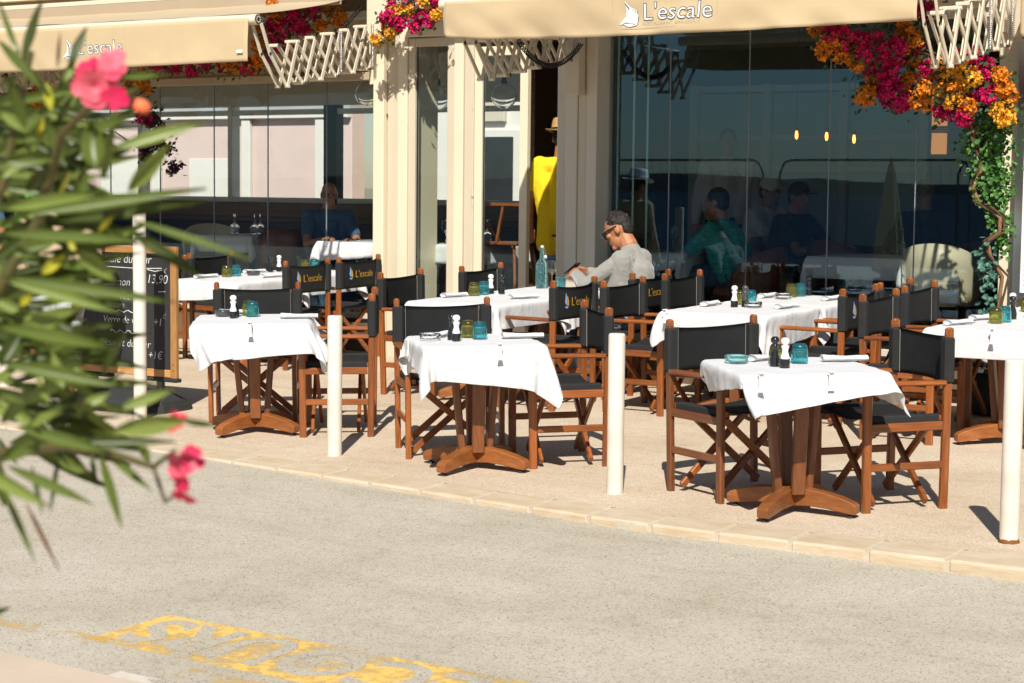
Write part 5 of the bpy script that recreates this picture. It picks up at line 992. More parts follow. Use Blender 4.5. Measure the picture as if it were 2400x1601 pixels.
# menu case on the right pillar
mc = empty('menu_case', (-3.69, 12.28, 1.0), 0, 'tall menu display case with white sheets on the right hand pillar', 'menu case')
mb = MB(); mb.bbox((-.25, -.05, 0), (.25, .03, 1.72), .006); mb.build('case', M['steel'], mc); mb = MB(); mb.bbox((-.19, -.056, .05), (.19, -.051, 1.66), .002); pg = mb.build('page', M['printwhite'], mc)
for k in range(46): mb = MB(); mb.box((-.17, -.0575, .1+k*.033), (-.17+random.uniform(.15, .32), -.0565, .106+k*.033)); mb.build('print_line', M['greyprint'], pg)
# ---------------------------------------------------------------- bougainvillea garlands
def bract_cluster(seed, n=26, r=.060):
    rs = random.Random(seed); mb = MB()
    for _ in range(n):
        d = Vector((rs.gauss(0, 1), rs.gauss(0, 1), rs.gauss(0, 1))).normalized(); c = d*r*rs.uniform(.55, 1.05); a = d.orthogonal().normalized(); b = d.cross(a); ph_ = rs.random()*6.28
        for q in range(3):
            t = ph_+q*2.094; e = a*math.cos(t)+b*math.sin(t); w = d.cross(e); L = rs.uniform(.028, .040); wd = L*.42
            base = c; m1 = c+e*L*.45+d*L*.35; tip = c+e*L*.95+d*L*.55
            mb.add([base, m1+w*wd+d*.003, tip, m1-w*wd+d*.003, m1+d*-.004], [(0, 1, 4), (0, 4, 3), (1, 2, 4), (4, 2, 3)], False)
    return mb.mesh('bracts')
def petal(n, c, c2): 
    m = mat(n, c, .7, .2, col2=c2, vscale=18, coord='Object'); b = m.node_tree.nodes['Principled BSDF']; b.inputs['Subsurface Weight'].default_value = 0
    return m
PM = dict(m=petal('magenta_bracts', (.62, .012, .13), (.40, .005, .06)), o=petal('orange_bracts', (.72, .26, .02), (.55, .15, .01)), y=petal('yellow_bracts', (.80, .44, .04), (.72, .30, .02)), w=petal('blush_bracts', (.75, .58, .55), (.6, .42, .42)), p=petal('purple_bracts', (.10, .015, .05), (.05, .01, .03)))
BC = [bract_cluster(i) for i in range(6)]
for me in BC: me.materials.append(PM['m'])
leafg = mat('garland_leaf', (.03, .07, .022), .6, .4, var=.4, vscale=20); twig = mat('brown_twig', (.10, .06, .035), .9, .2, var=.3, vscale=30, bump=.4, bscale=30)
def leaf_cloud(pts, n, spread, size, m, name, parent, seed):
    rs = random.Random(seed); mb = MB()
    for _ in range(n):
        c = Vector(rs.choice(pts))+Vector((rs.gauss(0, spread), rs.gauss(0, spread*.7), rs.gauss(0, spread)))-parent.location; d = Vector((rs.gauss(0, 1), rs.gauss(0, 1)-.5, rs.gauss(0, 1))).normalized(); a = d.orthogonal().normalized(); L = size*rs.uniform(.7, 1.3); w = d.cross(a)
        mb.add([c, c+a*L*.5+w*L*.3+d*.002, c+a*L, c+a*L*.5-w*L*.3+d*.002], [(0, 1, 2, 3)], False)
    o = mb.build(name, m, parent); o['kind'] = 'stuff'; return o
def garland(pts, label, seed, leaves=500):
    o = empty('bougainvillea_garland', pts[0][:3], 0, label, 'garland', 'artificial bougainvillea garlands on the facade'); rs = random.Random(seed); B = Vector(pts[0][:3])
    for (x, y, z, c) in pts:
        for q in range(2 if c != 'w' else 1):
            e = link('flower_cluster', BC[rs.randrange(6)], PM[c], o); e.location = Vector((x, y, z))-B+Vector((rs.gauss(0, .02), rs.gauss(0, .03), rs.gauss(0, .02))); e.rotation_euler = (rs.random()*6, rs.random()*6, rs.random()*6); k = rs.uniform(.62, .95); e.scale = (k, k, k)
    leaf_cloud([p[:3] for p in pts], leaves, .06, .045, leafg, 'foliage', o, seed)
    for q in range(8):
        a = Vector(rs.choice(pts)[:3])-B; b = Vector(rs.choice(pts)[:3])-B
        if (a-b).length < .9: mb = MB(); mb.path([a+Vector((0, .05, 0)), a.lerp(b, .5)+Vector((rs.gauss(0, .05), .06, rs.gauss(0, .05))), b+Vector((0, .05, 0))], .006, 6); mb.build('twig', twig, o)
    return o
FR=[(-4.81,11.0,2.72,'o'),(-4.73,11.0,2.67,'m'),(-4.66,11.0,2.7,'o'),(-4.62,11.0,2.65,'m'),(-4.75,11.0,2.59,'o'),(-4.68,11.0,2.61,'o'),(-4.63,11.1,2.59,'o'),(-4.56,11.1,2.68,'m'),(-4.49,11.1,2.64,'m'),(-4.54,11.1,2.56,'m'),(-4.5,11.2,2.57,'m'),(-4.6,11.1,2.52,'o'),(-4.43,11.2,2.6,'m'),(-4.4,11.3,2.76,'o'),(-4.32,11.3,2.69,'o'),(-4.37,11.3,2.62,'o'),(-4.33,11.4,2.63,'m'),(-4.58,11.3,2.48,'m'),(-4.51,11.3,2.45,'m'),(-4.63,11.4,2.43,'o'),(-4.65,11.3,2.35,'o'),(-4.63,11.3,2.29,'o'),(-4.58,11.4,2.38,'m'),(-4.5,11.4,2.32,'m'),(-4.46,11.4,2.4,'m'),(-4.43,11.4,2.28,'m'),(-4.41,11.5,2.35,'m'),(-4.38,11.5,2.42,'o'),(-4.32,11.5,2.3,'o'),(-4.28,11.5,2.35,'o'),(-4.32,11.5,2.49,'m'),(-4.28,11.6,2.45,'o'),(-4.21,11.6,2.53,'y'),(-4.13,11.6,2.5,'y'),(-4.04,11.6,2.58,'m'),(-4.03,11.6,2.46,'y'),(-4.17,11.6,2.39,'o'),(-4.08,11.6,2.38,'y'),(-4.0,11.7,2.42,'m'),(-4.06,11.7,2.33,'m'),(-3.97,11.7,2.31,'m'),(-3.92,11.7,2.43,'o'),(-3.88,11.7,2.38,'o'),(-3.85,11.7,2.31,'o'),(-3.89,11.7,2.26,'y'),(-3.82,11.7,2.22,'y'),(-3.86,11.7,2.19,'y'),(-4.13,11.6,2.3,'y'),(-4.2,11.6,2.26,'m'),(-4.1,11.6,2.22,'m'),(-4.05,11.6,2.26,'o'),(-4.25,11.6,2.35,'y'),(-4.23,11.6,2.22,'m'),(-4.29,11.5,2.89,'m'),(-4.33,11.5,2.84,'m'),(-4.39,11.4,2.82,'m'),(-4.36,11.5,2.53,'o'),(-4.44,11.3,2.48,'m'),(-3.93,11.7,2.35,'m'),(-3.91,11.8,2.45,'o'),(-4.04,11.8,2.54,'m')]
FD=[(-9.29,12.4,3.0,'y'),(-9.22,12.4,2.94,'y'),(-9.27,12.4,3.05,'m'),(-9.18,12.4,3.11,'m'),(-9.11,12.4,3.06,'m'),(-9.2,12.4,3.18,'m'),(-9.03,12.4,3.14,'y'),(-9.07,12.4,3.2,'m'),(-8.92,12.4,3.08,'m'),(-8.96,12.4,3.04,'m'),(-8.86,12.4,3.15,'y'),(-8.79,12.4,3.19,'m'),(-8.75,12.4,3.12,'y'),(-8.84,12.4,3.05,'m'),(-9.18,12.4,3.01,'m'),(-9.09,12.4,3.14,'y'),(-9.33,12.4,2.91,'y'),(-8.8,12.5,3.19,'y')]
FL_=[(-10.52,12.3,2.98,'o'),(-10.38,12.3,3.06,'m'),(-10.31,12.3,3.12,'o'),(-10.22,12.3,3.09,'m'),(-10.11,12.3,3.12,'m'),(-10.23,12.4,3.21,'m'),(-10.03,12.4,3.15,'m'),(-9.98,12.4,3.06,'o'),(-9.86,12.5,3.13,'o'),(-9.81,12.5,3.08,'o'),(-10.48,12.3,2.91,'o'),(-10.34,12.3,2.94,'m'),(-10.2,12.3,2.99,'m'),(-10.55,12.3,2.78,'o'),(-10.58,12.3,2.71,'o'),(-10.43,12.3,2.81,'m'),(-10.29,12.3,2.86,'m'),(-10.1,12.4,3.03,'m'),(-9.95,12.5,3.19,'o'),(-10.11,12.3,3.04,'m'),(-10.38,12.3,3.21,'o'),(-10.65,12.3,2.73,'m'),(-10.84,12.3,2.75,'o'),(-10.98,12.3,2.75,'m'),(-11.13,12.3,2.74,'m'),(-11.31,12.3,2.75,'m'),(-11.56,12.3,2.75,'m'),(-11.69,12.3,2.76,'m'),(-11.87,12.3,2.75,'o'),(-11.95,12.3,2.63,'o'),(-11.84,12.3,2.59,'o'),(-12.15,12.4,2.62,'o'),(-13.4,12.3,2.57,'y'),(-13.46,12.3,2.45,'y'),(-13.49,12.3,2.39,'o'),(-13.31,12.3,2.54,'o'),(-13.26,12.3,2.46,'o'),(-13.15,12.3,2.23,'o'),(-13.12,12.3,2.27,'m'),(-13.09,12.3,2.13,'m'),(-12.89,12.3,2.42,'w'),(-13.6,12.3,2.61,'w'),(-13.66,12.3,2.67,'w'),(-13.51,12.3,2.71,'w'),(-13.69,12.3,2.49,'w'),(-12.78,12.3,2.48,'w'),(-12.87,12.3,2.34,'w'),(-12.76,12.3,2.26,'m'),(-12.81,12.3,2.22,'m'),(-11.94,12.4,2.28,'m'),(-11.86,12.4,2.29,'p'),(-11.76,12.4,2.22,'p'),(-12.02,12.4,2.33,'m'),(-11.89,12.4,2.03,'p'),(-11.71,12.4,2.04,'p'),(-11.66,12.4,1.87,'p'),(-11.97,12.4,1.97,'p'),(-11.81,12.4,2.1,'p')]
LEAVES=[(-1.708,1.563,1.848,-1.691,1.577,1.919,0.0181,'d'),(-1.712,1.561,1.856,-1.739,1.555,1.919,0.0131,'g'),(-1.694,1.514,1.869,-1.657,1.547,1.815,0.0148,'g'),
(-1.71,1.561,1.848,-1.684,1.585,1.808,0.0131,'d'),(-1.71,1.621,1.843,-1.69,1.607,1.884,0.0052,'b'),(-1.661,1.593,1.845,-1.659,1.621,1.892,0.0131,'d'),
(-1.665,1.588,1.824,-1.661,1.603,1.847,0.0111,'l'),(-1.682,1.698,1.836,-1.622,1.715,1.839,0.0105,'g'),(-1.555,1.53,1.721,-1.572,1.54,1.774,0.0317,'g'),
(-1.54,1.542,1.743,-1.465,1.615,1.776,0.0202,'l'),(-1.673,1.633,1.724,-1.58,1.645,1.762,0.0155,'d'),(-1.582,1.631,1.714,-1.536,1.629,1.749,0.0171,'l'),
(-1.692,1.685,1.773,-1.639,1.694,1.802,0.0137,'d'),(-1.712,1.551,1.754,-1.68,1.576,1.795,0.0202,'g'),(-1.727,1.545,1.789,-1.685,1.547,1.763,0.0151,'l'),
(-1.758,1.641,1.756,-1.775,1.63,1.804,0.0158,'d'),(-1.662,1.525,1.767,-1.652,1.491,1.824,0.0167,'g'),(-1.728,1.547,1.817,-1.71,1.56,1.831,0.0121,'d'),
(-1.676,1.578,1.789,-1.697,1.59,1.826,0.0131,'y'),(-1.708,1.615,1.771,-1.664,1.601,1.808,0.0155,'d'),(-1.727,1.605,1.796,-1.726,1.608,1.755,0.0155,'y'),
(-1.66,1.646,1.771,-1.615,1.626,1.79,0.0134,'l'),(-1.648,1.592,1.754,-1.591,1.613,1.785,0.0202,'g'),(-1.626,1.478,1.667,-1.454,1.604,1.7,0.0183,'g'),
(-1.669,1.57,1.658,-1.489,1.648,1.685,0.0171,'d'),(-1.682,1.503,1.673,-1.547,1.534,1.694,0.0177,'l'),(-1.646,1.464,1.647,-1.477,1.536,1.64,0.0164,'g'),
(-1.48,1.513,1.664,-1.339,1.549,1.624,0.0141,'g'),(-1.52,1.546,1.651,-1.417,1.56,1.6,0.0173,'d'),(-1.567,1.513,1.627,-1.54,1.546,1.593,0.0221,'l'),
(-1.6,1.429,1.6,-1.418,1.518,1.574,0.016,'g'),(-1.673,1.5,1.591,-1.546,1.56,1.555,0.0167,'l'),(-1.623,1.467,1.531,-1.553,1.501,1.565,0.0279,'l'),
(-1.64,1.457,1.542,-1.497,1.499,1.521,0.0192,'g'),(-1.638,1.524,1.597,-1.63,1.555,1.62,0.0148,'y'),(-1.627,1.54,1.685,-1.574,1.51,1.716,0.0089,'y'),
(-1.657,1.508,1.562,-1.638,1.51,1.575,0.0128,'y'),(-1.585,1.563,1.647,-1.555,1.558,1.667,0.0089,'y'),(-1.643,1.583,1.623,-1.652,1.581,1.638,0.0101,'y'),
(-1.584,1.57,1.709,-1.564,1.566,1.768,0.0227,'l'),(-1.558,1.585,1.694,-1.48,1.571,1.746,0.0217,'l'),(-1.681,1.624,1.683,-1.667,1.625,1.724,0.0206,'g'),
(-1.696,1.555,1.693,-1.641,1.544,1.723,0.0202,'d'),(-1.709,1.54,1.617,-1.664,1.579,1.637,0.0232,'g'),(-1.715,1.531,1.566,-1.629,1.532,1.594,0.0232,'d'),
(-1.597,1.422,1.505,-1.49,1.509,1.477,0.0197,'g'),(-1.609,1.591,1.478,-1.558,1.575,1.528,0.0181,'d'),(-1.598,1.479,1.484,-1.551,1.454,1.458,0.0115,'l'),
(-1.557,1.501,1.443,-1.538,1.533,1.466,0.0192,'l'),(-1.634,1.454,1.465,-1.568,1.436,1.461,0.0125,'g'),(-1.519,1.526,1.447,-1.469,1.566,1.471,0.0173,'l'),
(-1.45,1.45,1.436,-1.356,1.469,1.454,0.0247,'l'),(-1.489,1.603,1.429,-1.418,1.581,1.431,0.0098,'d'),(-1.564,1.494,1.41,-1.467,1.566,1.411,0.0144,'d'),
(-1.531,1.514,1.403,-1.447,1.507,1.363,0.0115,'g'),(-1.497,1.477,1.405,-1.479,1.492,1.32,0.0131,'g'),(-1.578,1.543,1.393,-1.557,1.53,1.354,0.0079,'d'),
(-1.583,1.42,1.39,-1.477,1.446,1.354,0.0141,'g'),(-1.61,1.522,1.387,-1.608,1.507,1.322,0.0074,'d'),(-1.635,1.504,1.375,-1.6,1.487,1.325,0.0084,'d'),
(-1.59,1.414,1.377,-1.563,1.442,1.28,0.0094,'g'),(-1.639,1.498,1.332,-1.559,1.473,1.267,0.0069,'b'),(-1.614,1.463,1.427,-1.501,1.498,1.403,0.0173,'g'),
(-1.618,1.519,1.421,-1.491,1.549,1.398,0.0167,'d'),(-1.621,1.576,1.41,-1.571,1.617,1.389,0.0141,'l'),(-1.707,1.522,1.419,-1.644,1.524,1.469,0.0252,'d'),
(-1.729,1.568,1.434,-1.651,1.592,1.473,0.0227,'d'),(-1.749,1.56,1.48,-1.739,1.592,1.531,0.0258,'d'),(-1.706,1.589,1.496,-1.626,1.603,1.536,0.0237,'g'),
(-1.645,1.565,1.455,-1.667,1.567,1.505,0.0171,'l'),(-1.666,1.485,1.381,-1.58,1.483,1.423,0.0246,'g'),(-1.621,1.45,1.335,-1.592,1.413,1.405,0.0192,'g'),
(-1.681,1.538,1.414,-1.627,1.541,1.438,0.0202,'l'),(-1.565,1.611,1.395,-1.555,1.616,1.373,0.0131,'l'),(-1.573,1.606,1.395,-1.531,1.587,1.393,0.0121,'l'),
(-1.622,1.577,1.425,-1.595,1.544,1.46,0.0171,'d'),(-1.685,1.506,1.727,-1.629,1.541,1.733,0.0197,'g'),(-1.723,1.54,1.708,-1.692,1.573,1.754,0.0232,'l'),
(-1.66,1.582,1.729,-1.668,1.564,1.779,0.0181,'g'),(-2.074,1.822,1.766,-2.005,1.876,1.736,0.0168,'g'),(-1.842,1.613,1.568,-1.745,1.653,1.578,0.0138,'d'),
(-1.838,1.715,1.797,-1.754,1.763,1.763,0.0141,'l'),(-1.829,1.704,1.422,-1.754,1.767,1.379,0.018,'d'),(-1.944,1.747,1.728,-1.826,1.826,1.683,0.0186,'d'),
(-2.05,1.764,1.673,-1.916,1.822,1.666,0.0159,'d'),(-1.806,1.607,1.542,-1.709,1.639,1.509,0.017,'g'),(-1.969,1.757,1.335,-1.851,1.811,1.342,0.0178,'d'),
(-1.846,1.73,1.72,-1.746,1.791,1.674,0.0149,'l'),(-2.003,1.809,1.506,-1.915,1.864,1.515,0.0162,'l'),(-1.932,1.691,1.455,-1.825,1.723,1.42,0.0145,'g'),
(-1.996,1.771,1.774,-1.884,1.861,1.723,0.0156,'d'),(-2.009,1.73,1.675,-1.914,1.756,1.753,0.0193,'g'),(-1.919,1.693,1.721,-1.822,1.747,1.69,0.0141,'d'),
(-1.895,1.678,1.803,-1.769,1.737,1.829,0.0152,'g'),(-1.818,1.624,1.713,-1.661,1.66,1.713,0.0134,'l'),(-2.088,1.818,1.48,-1.96,1.868,1.482,0.0161,'g'),
(-1.817,1.679,1.676,-1.685,1.75,1.68,0.0166,'d'),(-2.042,1.792,1.615,-1.969,1.855,1.659,0.0195,'d'),(-2.041,1.785,1.797,-1.944,1.837,1.8,0.0172,'d'),
(-1.872,1.735,1.745,-1.833,1.79,1.849,0.019,'l'),(-1.794,1.628,1.457,-1.649,1.656,1.497,0.0155,'d'),(-1.987,1.848,1.535,-1.908,1.922,1.556,0.0172,'d'),
(-1.832,1.687,1.569,-1.685,1.711,1.549,0.0169,'d'),(-1.997,1.865,1.781,-1.941,1.889,1.907,0.0146,'d'),(-1.954,1.795,1.685,-1.811,1.845,1.639,0.019,'d'),
(-1.781,1.605,1.479,-1.722,1.654,1.496,0.0175,'d'),(-1.967,1.704,1.431,-1.843,1.768,1.398,0.0187,'d'),(-1.937,1.687,1.528,-1.805,1.744,1.554,0.0186,'g'),
(-1.996,1.719,1.53,-1.886,1.74,1.459,0.0188,'d'),(-1.861,1.607,1.769,-1.783,1.638,1.832,0.0146,'d'),(-2.006,1.794,1.716,-1.919,1.85,1.598,0.0164,'d'),
(-2.072,1.798,1.76,-2.0,1.84,1.665,0.0169,'d'),(-2.049,1.767,1.385,-1.963,1.781,1.314,0.016,'d'),(-2.058,1.786,1.542,-1.907,1.822,1.505,0.0162,'d'),
(-1.86,1.671,1.397,-1.72,1.711,1.419,0.0133,'d'),(-1.898,1.644,1.451,-1.8,1.682,1.388,0.0155,'d'),(-1.915,1.754,1.346,-1.813,1.813,1.289,0.0177,'d'),
(-1.894,1.702,1.389,-1.732,1.745,1.402,0.0163,'d'),(-1.983,1.772,1.746,-1.861,1.795,1.653,0.016,'d'),(-1.846,1.645,1.536,-1.747,1.674,1.498,0.0181,'d'),
(-2.005,1.823,1.382,-1.926,1.843,1.322,0.0183,'d'),(-2.002,1.821,1.657,-1.887,1.832,1.647,0.0199,'d'),(-1.882,1.73,1.366,-1.795,1.777,1.369,0.0169,'d'),
(-1.99,1.864,1.78,-1.926,1.853,1.872,0.0172,'d'),(-1.88,1.7,1.427,-1.797,1.723,1.358,0.0186,'d'),(-1.958,1.717,1.582,-1.85,1.799,1.581,0.0167,'d'),
(-1.831,1.7,1.627,-1.728,1.739,1.668,0.0177,'d'),(-1.896,1.715,1.694,-1.796,1.775,1.736,0.018,'d'),(-2.052,1.862,1.741,-1.94,1.872,1.701,0.0204,'d'),
(-2.024,1.833,1.663,-1.945,1.897,1.688,0.0199,'g'),(-1.872,1.63,1.699,-1.769,1.668,1.711,0.0181,'d'),(-1.798,1.637,1.564,-1.703,1.696,1.597,0.0137,'g'),
(-1.929,1.801,1.775,-1.805,1.82,1.754,0.019,'d'),(-1.94,1.797,1.477,-1.805,1.874,1.451,0.0192,'d'),(-1.925,1.71,1.808,-1.802,1.723,1.704,0.0143,'d'),
(-1.863,1.721,1.587,-1.743,1.797,1.614,0.0148,'l'),(-2.077,1.832,1.618,-1.996,1.895,1.622,0.0149,'d'),(-1.986,1.843,1.807,-1.862,1.856,1.823,0.0193,'d'),
(-2.068,1.816,1.812,-1.923,1.884,1.787,0.0175,'d'),(-1.959,1.832,1.471,-1.879,1.849,1.568,0.0193,'d'),(-2.073,1.81,1.582,-1.944,1.852,1.49,0.0166,'d'),
(-1.874,1.698,1.791,-1.746,1.751,1.743,0.0169,'d'),(-2.022,1.834,1.65,-1.907,1.912,1.595,0.0197,'g'),(-1.792,1.628,1.498,-1.678,1.679,1.421,0.0147,'l'),
(-1.84,1.587,1.577,-1.716,1.627,1.52,0.0165,'l'),(-2.048,1.768,1.434,-1.989,1.824,1.485,0.02,'d'),(-2.023,1.871,1.783,-1.929,1.905,1.73,0.0161,'l'),
(-1.85,1.731,1.804,-1.765,1.782,1.784,0.0174,'d'),(-1.885,1.742,1.516,-1.807,1.806,1.469,0.0146,'g'),(-1.874,1.715,1.411,-1.733,1.755,1.373,0.0174,'d'),
(-1.906,1.668,1.59,-1.833,1.722,1.657,0.0187,'d'),(-1.762,1.64,1.397,-1.716,1.683,1.328,0.0143,'d'),(-2.023,1.779,1.676,-1.893,1.85,1.729,0.0149,'g'),
(-1.801,1.675,1.456,-1.665,1.694,1.376,0.0144,'l'),(-2.067,1.856,1.762,-1.986,1.905,1.694,0.0173,'d'),(-1.985,1.719,1.567,-1.922,1.777,1.632,0.0187,'d'),
(-1.954,1.817,1.778,-1.819,1.871,1.836,0.0151,'g'),(-1.955,1.79,1.428,-1.849,1.858,1.394,0.0178,'d'),(-1.76,1.623,1.373,-1.699,1.674,1.333,0.0167,'g'),
(-1.92,1.789,1.487,-1.797,1.874,1.499,0.018,'d'),(-1.982,1.721,1.717,-1.888,1.759,1.707,0.0164,'d'),(-1.904,1.682,1.612,-1.795,1.77,1.582,0.0143,'d'),
(-1.905,1.67,1.546,-1.836,1.734,1.544,0.0168,'d'),(-1.801,1.622,1.755,-1.713,1.66,1.77,0.0155,'g'),(-1.945,1.696,1.425,-1.911,1.674,1.563,0.0189,'g'),
(-1.834,1.708,1.443,-1.69,1.772,1.447,0.0167,'g'),(-2.001,1.789,1.749,-1.925,1.828,1.716,0.0186,'d'),(-2.004,1.755,1.655,-1.906,1.783,1.635,0.0149,'g'),
(-2.013,1.756,1.518,-1.911,1.83,1.493,0.0175,'g'),(-1.869,1.661,1.703,-1.78,1.67,1.646,0.0164,'l'),(-1.986,1.752,1.51,-1.883,1.774,1.47,0.016,'d'),
(-1.814,1.649,1.552,-1.688,1.699,1.489,0.0131,'d'),(-1.999,1.851,1.72,-1.909,1.916,1.776,0.0151,'d'),(-1.919,1.68,1.736,-1.818,1.759,1.688,0.0163,'g'),
(-1.828,1.672,1.785,-1.679,1.707,1.76,0.0138,'d'),(-2.02,1.744,1.585,-1.886,1.778,1.604,0.0156,'g'),(-1.9,1.763,1.677,-1.77,1.781,1.64,0.0137,'d'),
(-2.062,1.783,1.604,-1.912,1.836,1.66,0.016,'d'),(-2.034,1.877,1.718,-1.903,1.964,1.744,0.0202,'g'),(-1.833,1.697,1.373,-1.745,1.702,1.323,0.0162,'d'),
(-1.795,1.627,1.581,-1.702,1.693,1.561,0.0164,'d'),(-1.774,1.653,1.411,-1.692,1.711,1.466,0.0165,'d'),(-1.863,1.616,1.52,-1.75,1.621,1.506,0.0181,'d'),
(-1.931,1.739,1.612,-1.799,1.792,1.58,0.0167,'d'),(-1.9,1.777,1.599,-1.774,1.852,1.653,0.0195,'g'),(-2.037,1.839,1.535,-1.884,1.871,1.585,0.0189,'d'),
(-1.983,1.849,1.738,-1.95,1.884,1.827,0.02,'l'),(-2.052,1.795,1.579,-1.939,1.867,1.549,0.0162,'d'),(-1.867,1.696,1.72,-1.766,1.742,1.761,0.0186,'d'),
(-1.892,1.624,1.416,-1.81,1.676,1.488,0.0143,'l'),(-1.884,1.676,1.698,-1.791,1.738,1.689,0.0172,'g'),(-2.001,1.774,1.793,-1.871,1.804,1.804,0.0149,'g'),
(-1.956,1.759,1.347,-1.859,1.808,1.39,0.016,'g'),(-1.963,1.741,1.766,-1.839,1.761,1.729,0.017,'g'),(-1.816,1.616,1.766,-1.73,1.674,1.782,0.0138,'d'),
(-1.944,1.688,1.751,-1.815,1.733,1.679,0.0157,'d'),(-2.001,1.856,1.622,-1.836,1.907,1.637,0.015,'d'),(-1.89,1.764,1.421,-1.754,1.811,1.395,0.0188,'d'),
(-1.964,1.711,1.611,-1.906,1.759,1.556,0.0167,'l'),(-2.002,1.843,1.48,-1.917,1.867,1.409,0.0175,'d'),(-1.792,1.593,1.436,-1.703,1.601,1.388,0.0172,'l'),
(-1.84,1.641,1.647,-1.746,1.663,1.694,0.0147,'d'),(-1.975,1.804,1.542,-1.883,1.86,1.459,0.0199,'d'),(-1.944,1.812,1.365,-1.83,1.87,1.352,0.0186,'g'),
(-1.813,1.659,1.508,-1.733,1.694,1.458,0.0164,'l'),(-1.779,1.597,1.436,-1.694,1.621,1.354,0.0133,'d'),(-1.927,1.771,1.739,-1.808,1.85,1.754,0.0186,'d'),
(-1.885,1.732,1.5,-1.766,1.799,1.521,0.0149,'d'),(-1.879,1.622,1.531,-1.8,1.672,1.528,0.013,'d'),(-2.02,1.773,1.807,-1.905,1.808,1.74,0.0174,'d'),
(-1.786,1.622,1.498,-1.651,1.653,1.498,0.0142,'d'),(-1.959,1.821,1.788,-1.809,1.862,1.779,0.0144,'d'),(-2.051,1.77,1.399,-1.908,1.808,1.368,0.0195,'l'),
(-1.799,1.671,1.608,-1.676,1.693,1.594,0.0167,'g'),(-2.054,1.791,1.593,-1.941,1.839,1.498,0.0174,'d'),(-1.933,1.802,1.607,-1.823,1.867,1.626,0.0155,'d'),
(-1.802,1.671,1.679,-1.699,1.749,1.625,0.0173,'d'),(-1.901,1.766,1.357,-1.758,1.789,1.332,0.0176,'d'),(-1.802,1.627,1.773,-1.691,1.665,1.706,0.017,'d'),
(-1.853,1.659,1.764,-1.706,1.677,1.701,0.0172,'d'),(-1.895,1.713,1.685,-1.779,1.796,1.661,0.0134,'d'),(-1.981,1.823,1.456,-1.884,1.886,1.349,0.0187,'d'),
(-1.764,1.648,1.732,-1.656,1.689,1.664,0.0145,'d'),(-1.974,1.724,1.558,-1.873,1.792,1.598,0.0184,'d'),(-1.945,1.793,1.599,-1.861,1.857,1.571,0.0193,'g'),
(-2.002,1.843,1.579,-1.887,1.917,1.564,0.0189,'d'),(-1.89,1.696,1.585,-1.76,1.769,1.608,0.0138,'d'),(-1.962,1.702,1.669,-1.862,1.789,1.726,0.0174,'g'),
(-1.93,1.703,1.519,-1.813,1.742,1.514,0.0145,'l'),(-2.019,1.623,1.565,-2.027,1.582,1.636,0.0214,'l'),(-1.949,1.46,1.214,-1.879,1.459,1.33,0.015,'d'),
(-1.782,1.497,1.159,-1.729,1.553,1.186,0.0202,'d'),(-1.755,1.364,1.551,-1.746,1.302,1.59,0.019,'d'),(-1.734,1.515,1.317,-1.725,1.475,1.207,0.0178,'l'),
(-2.086,1.577,1.273,-1.995,1.587,1.369,0.0204,'g'),(-1.945,1.568,1.332,-2.046,1.506,1.284,0.0214,'g'),(-2.03,1.78,1.865,-2.114,1.742,1.923,0.0256,'g'),
(-1.917,1.449,1.196,-1.811,1.5,1.178,0.0168,'g'),(-1.718,1.423,1.668,-1.694,1.389,1.571,0.0206,'g'),(-1.684,1.449,1.672,-1.648,1.413,1.749,0.0179,'d'),
(-1.846,1.512,1.681,-1.771,1.542,1.737,0.0193,'g'),(-2.02,1.764,1.519,-2.071,1.668,1.545,0.0219,'d'),(-1.868,1.517,1.646,-1.88,1.472,1.711,0.0198,'l'),
(-1.966,1.612,1.308,-2.017,1.557,1.299,0.0244,'l'),(-1.744,1.508,1.58,-1.81,1.433,1.56,0.0168,'l'),(-1.831,1.471,1.466,-1.807,1.499,1.407,0.0161,'g'),
(-1.794,1.565,1.176,-1.845,1.507,1.224,0.0203,'l'),(-1.692,1.419,1.693,-1.706,1.362,1.738,0.0157,'d'),(-1.696,1.362,1.697,-1.772,1.311,1.708,0.0175,'l'),
(-2.029,1.521,1.619,-2.084,1.501,1.719,0.0163,'g'),(-1.938,1.564,1.734,-1.949,1.514,1.804,0.018,'l'),(-1.929,1.668,1.351,-2.015,1.597,1.351,0.0174,'d'),
(-1.958,1.555,1.224,-1.87,1.568,1.307,0.0179,'l'),(-1.913,1.471,1.724,-1.908,1.438,1.608,0.016,'l'),(-1.807,1.36,1.732,-1.868,1.323,1.712,0.0195,'g'),
(-1.6,1.378,1.397,-1.481,1.386,1.359,0.0193,'l'),(-1.879,1.651,1.73,-1.793,1.664,1.778,0.0223,'l'),(-1.772,1.333,1.356,-1.76,1.356,1.296,0.0144,'g'),
(-1.862,1.433,1.663,-1.809,1.448,1.621,0.021,'d'),(-1.957,1.58,1.744,-1.881,1.612,1.686,0.0236,'d'),(-2.159,1.635,1.858,-2.072,1.706,1.854,0.0233,'d'),
(-2.131,1.611,1.66,-2.221,1.56,1.592,0.023,'d'),(-2.026,1.722,1.811,-2.092,1.666,1.863,0.0212,'d'),(-1.978,1.562,1.821,-1.927,1.554,1.922,0.0165,'l'),
(-1.868,1.473,1.347,-1.841,1.434,1.476,0.0162,'d'),(-2.013,1.532,1.696,-2.047,1.447,1.748,0.0201,'g'),(-1.746,1.346,1.759,-1.726,1.309,1.667,0.0192,'d'),
(-2.061,1.776,1.544,-1.959,1.833,1.628,0.022,'g'),(-2.1,1.613,1.655,-2.045,1.573,1.572,0.0185,'l')]

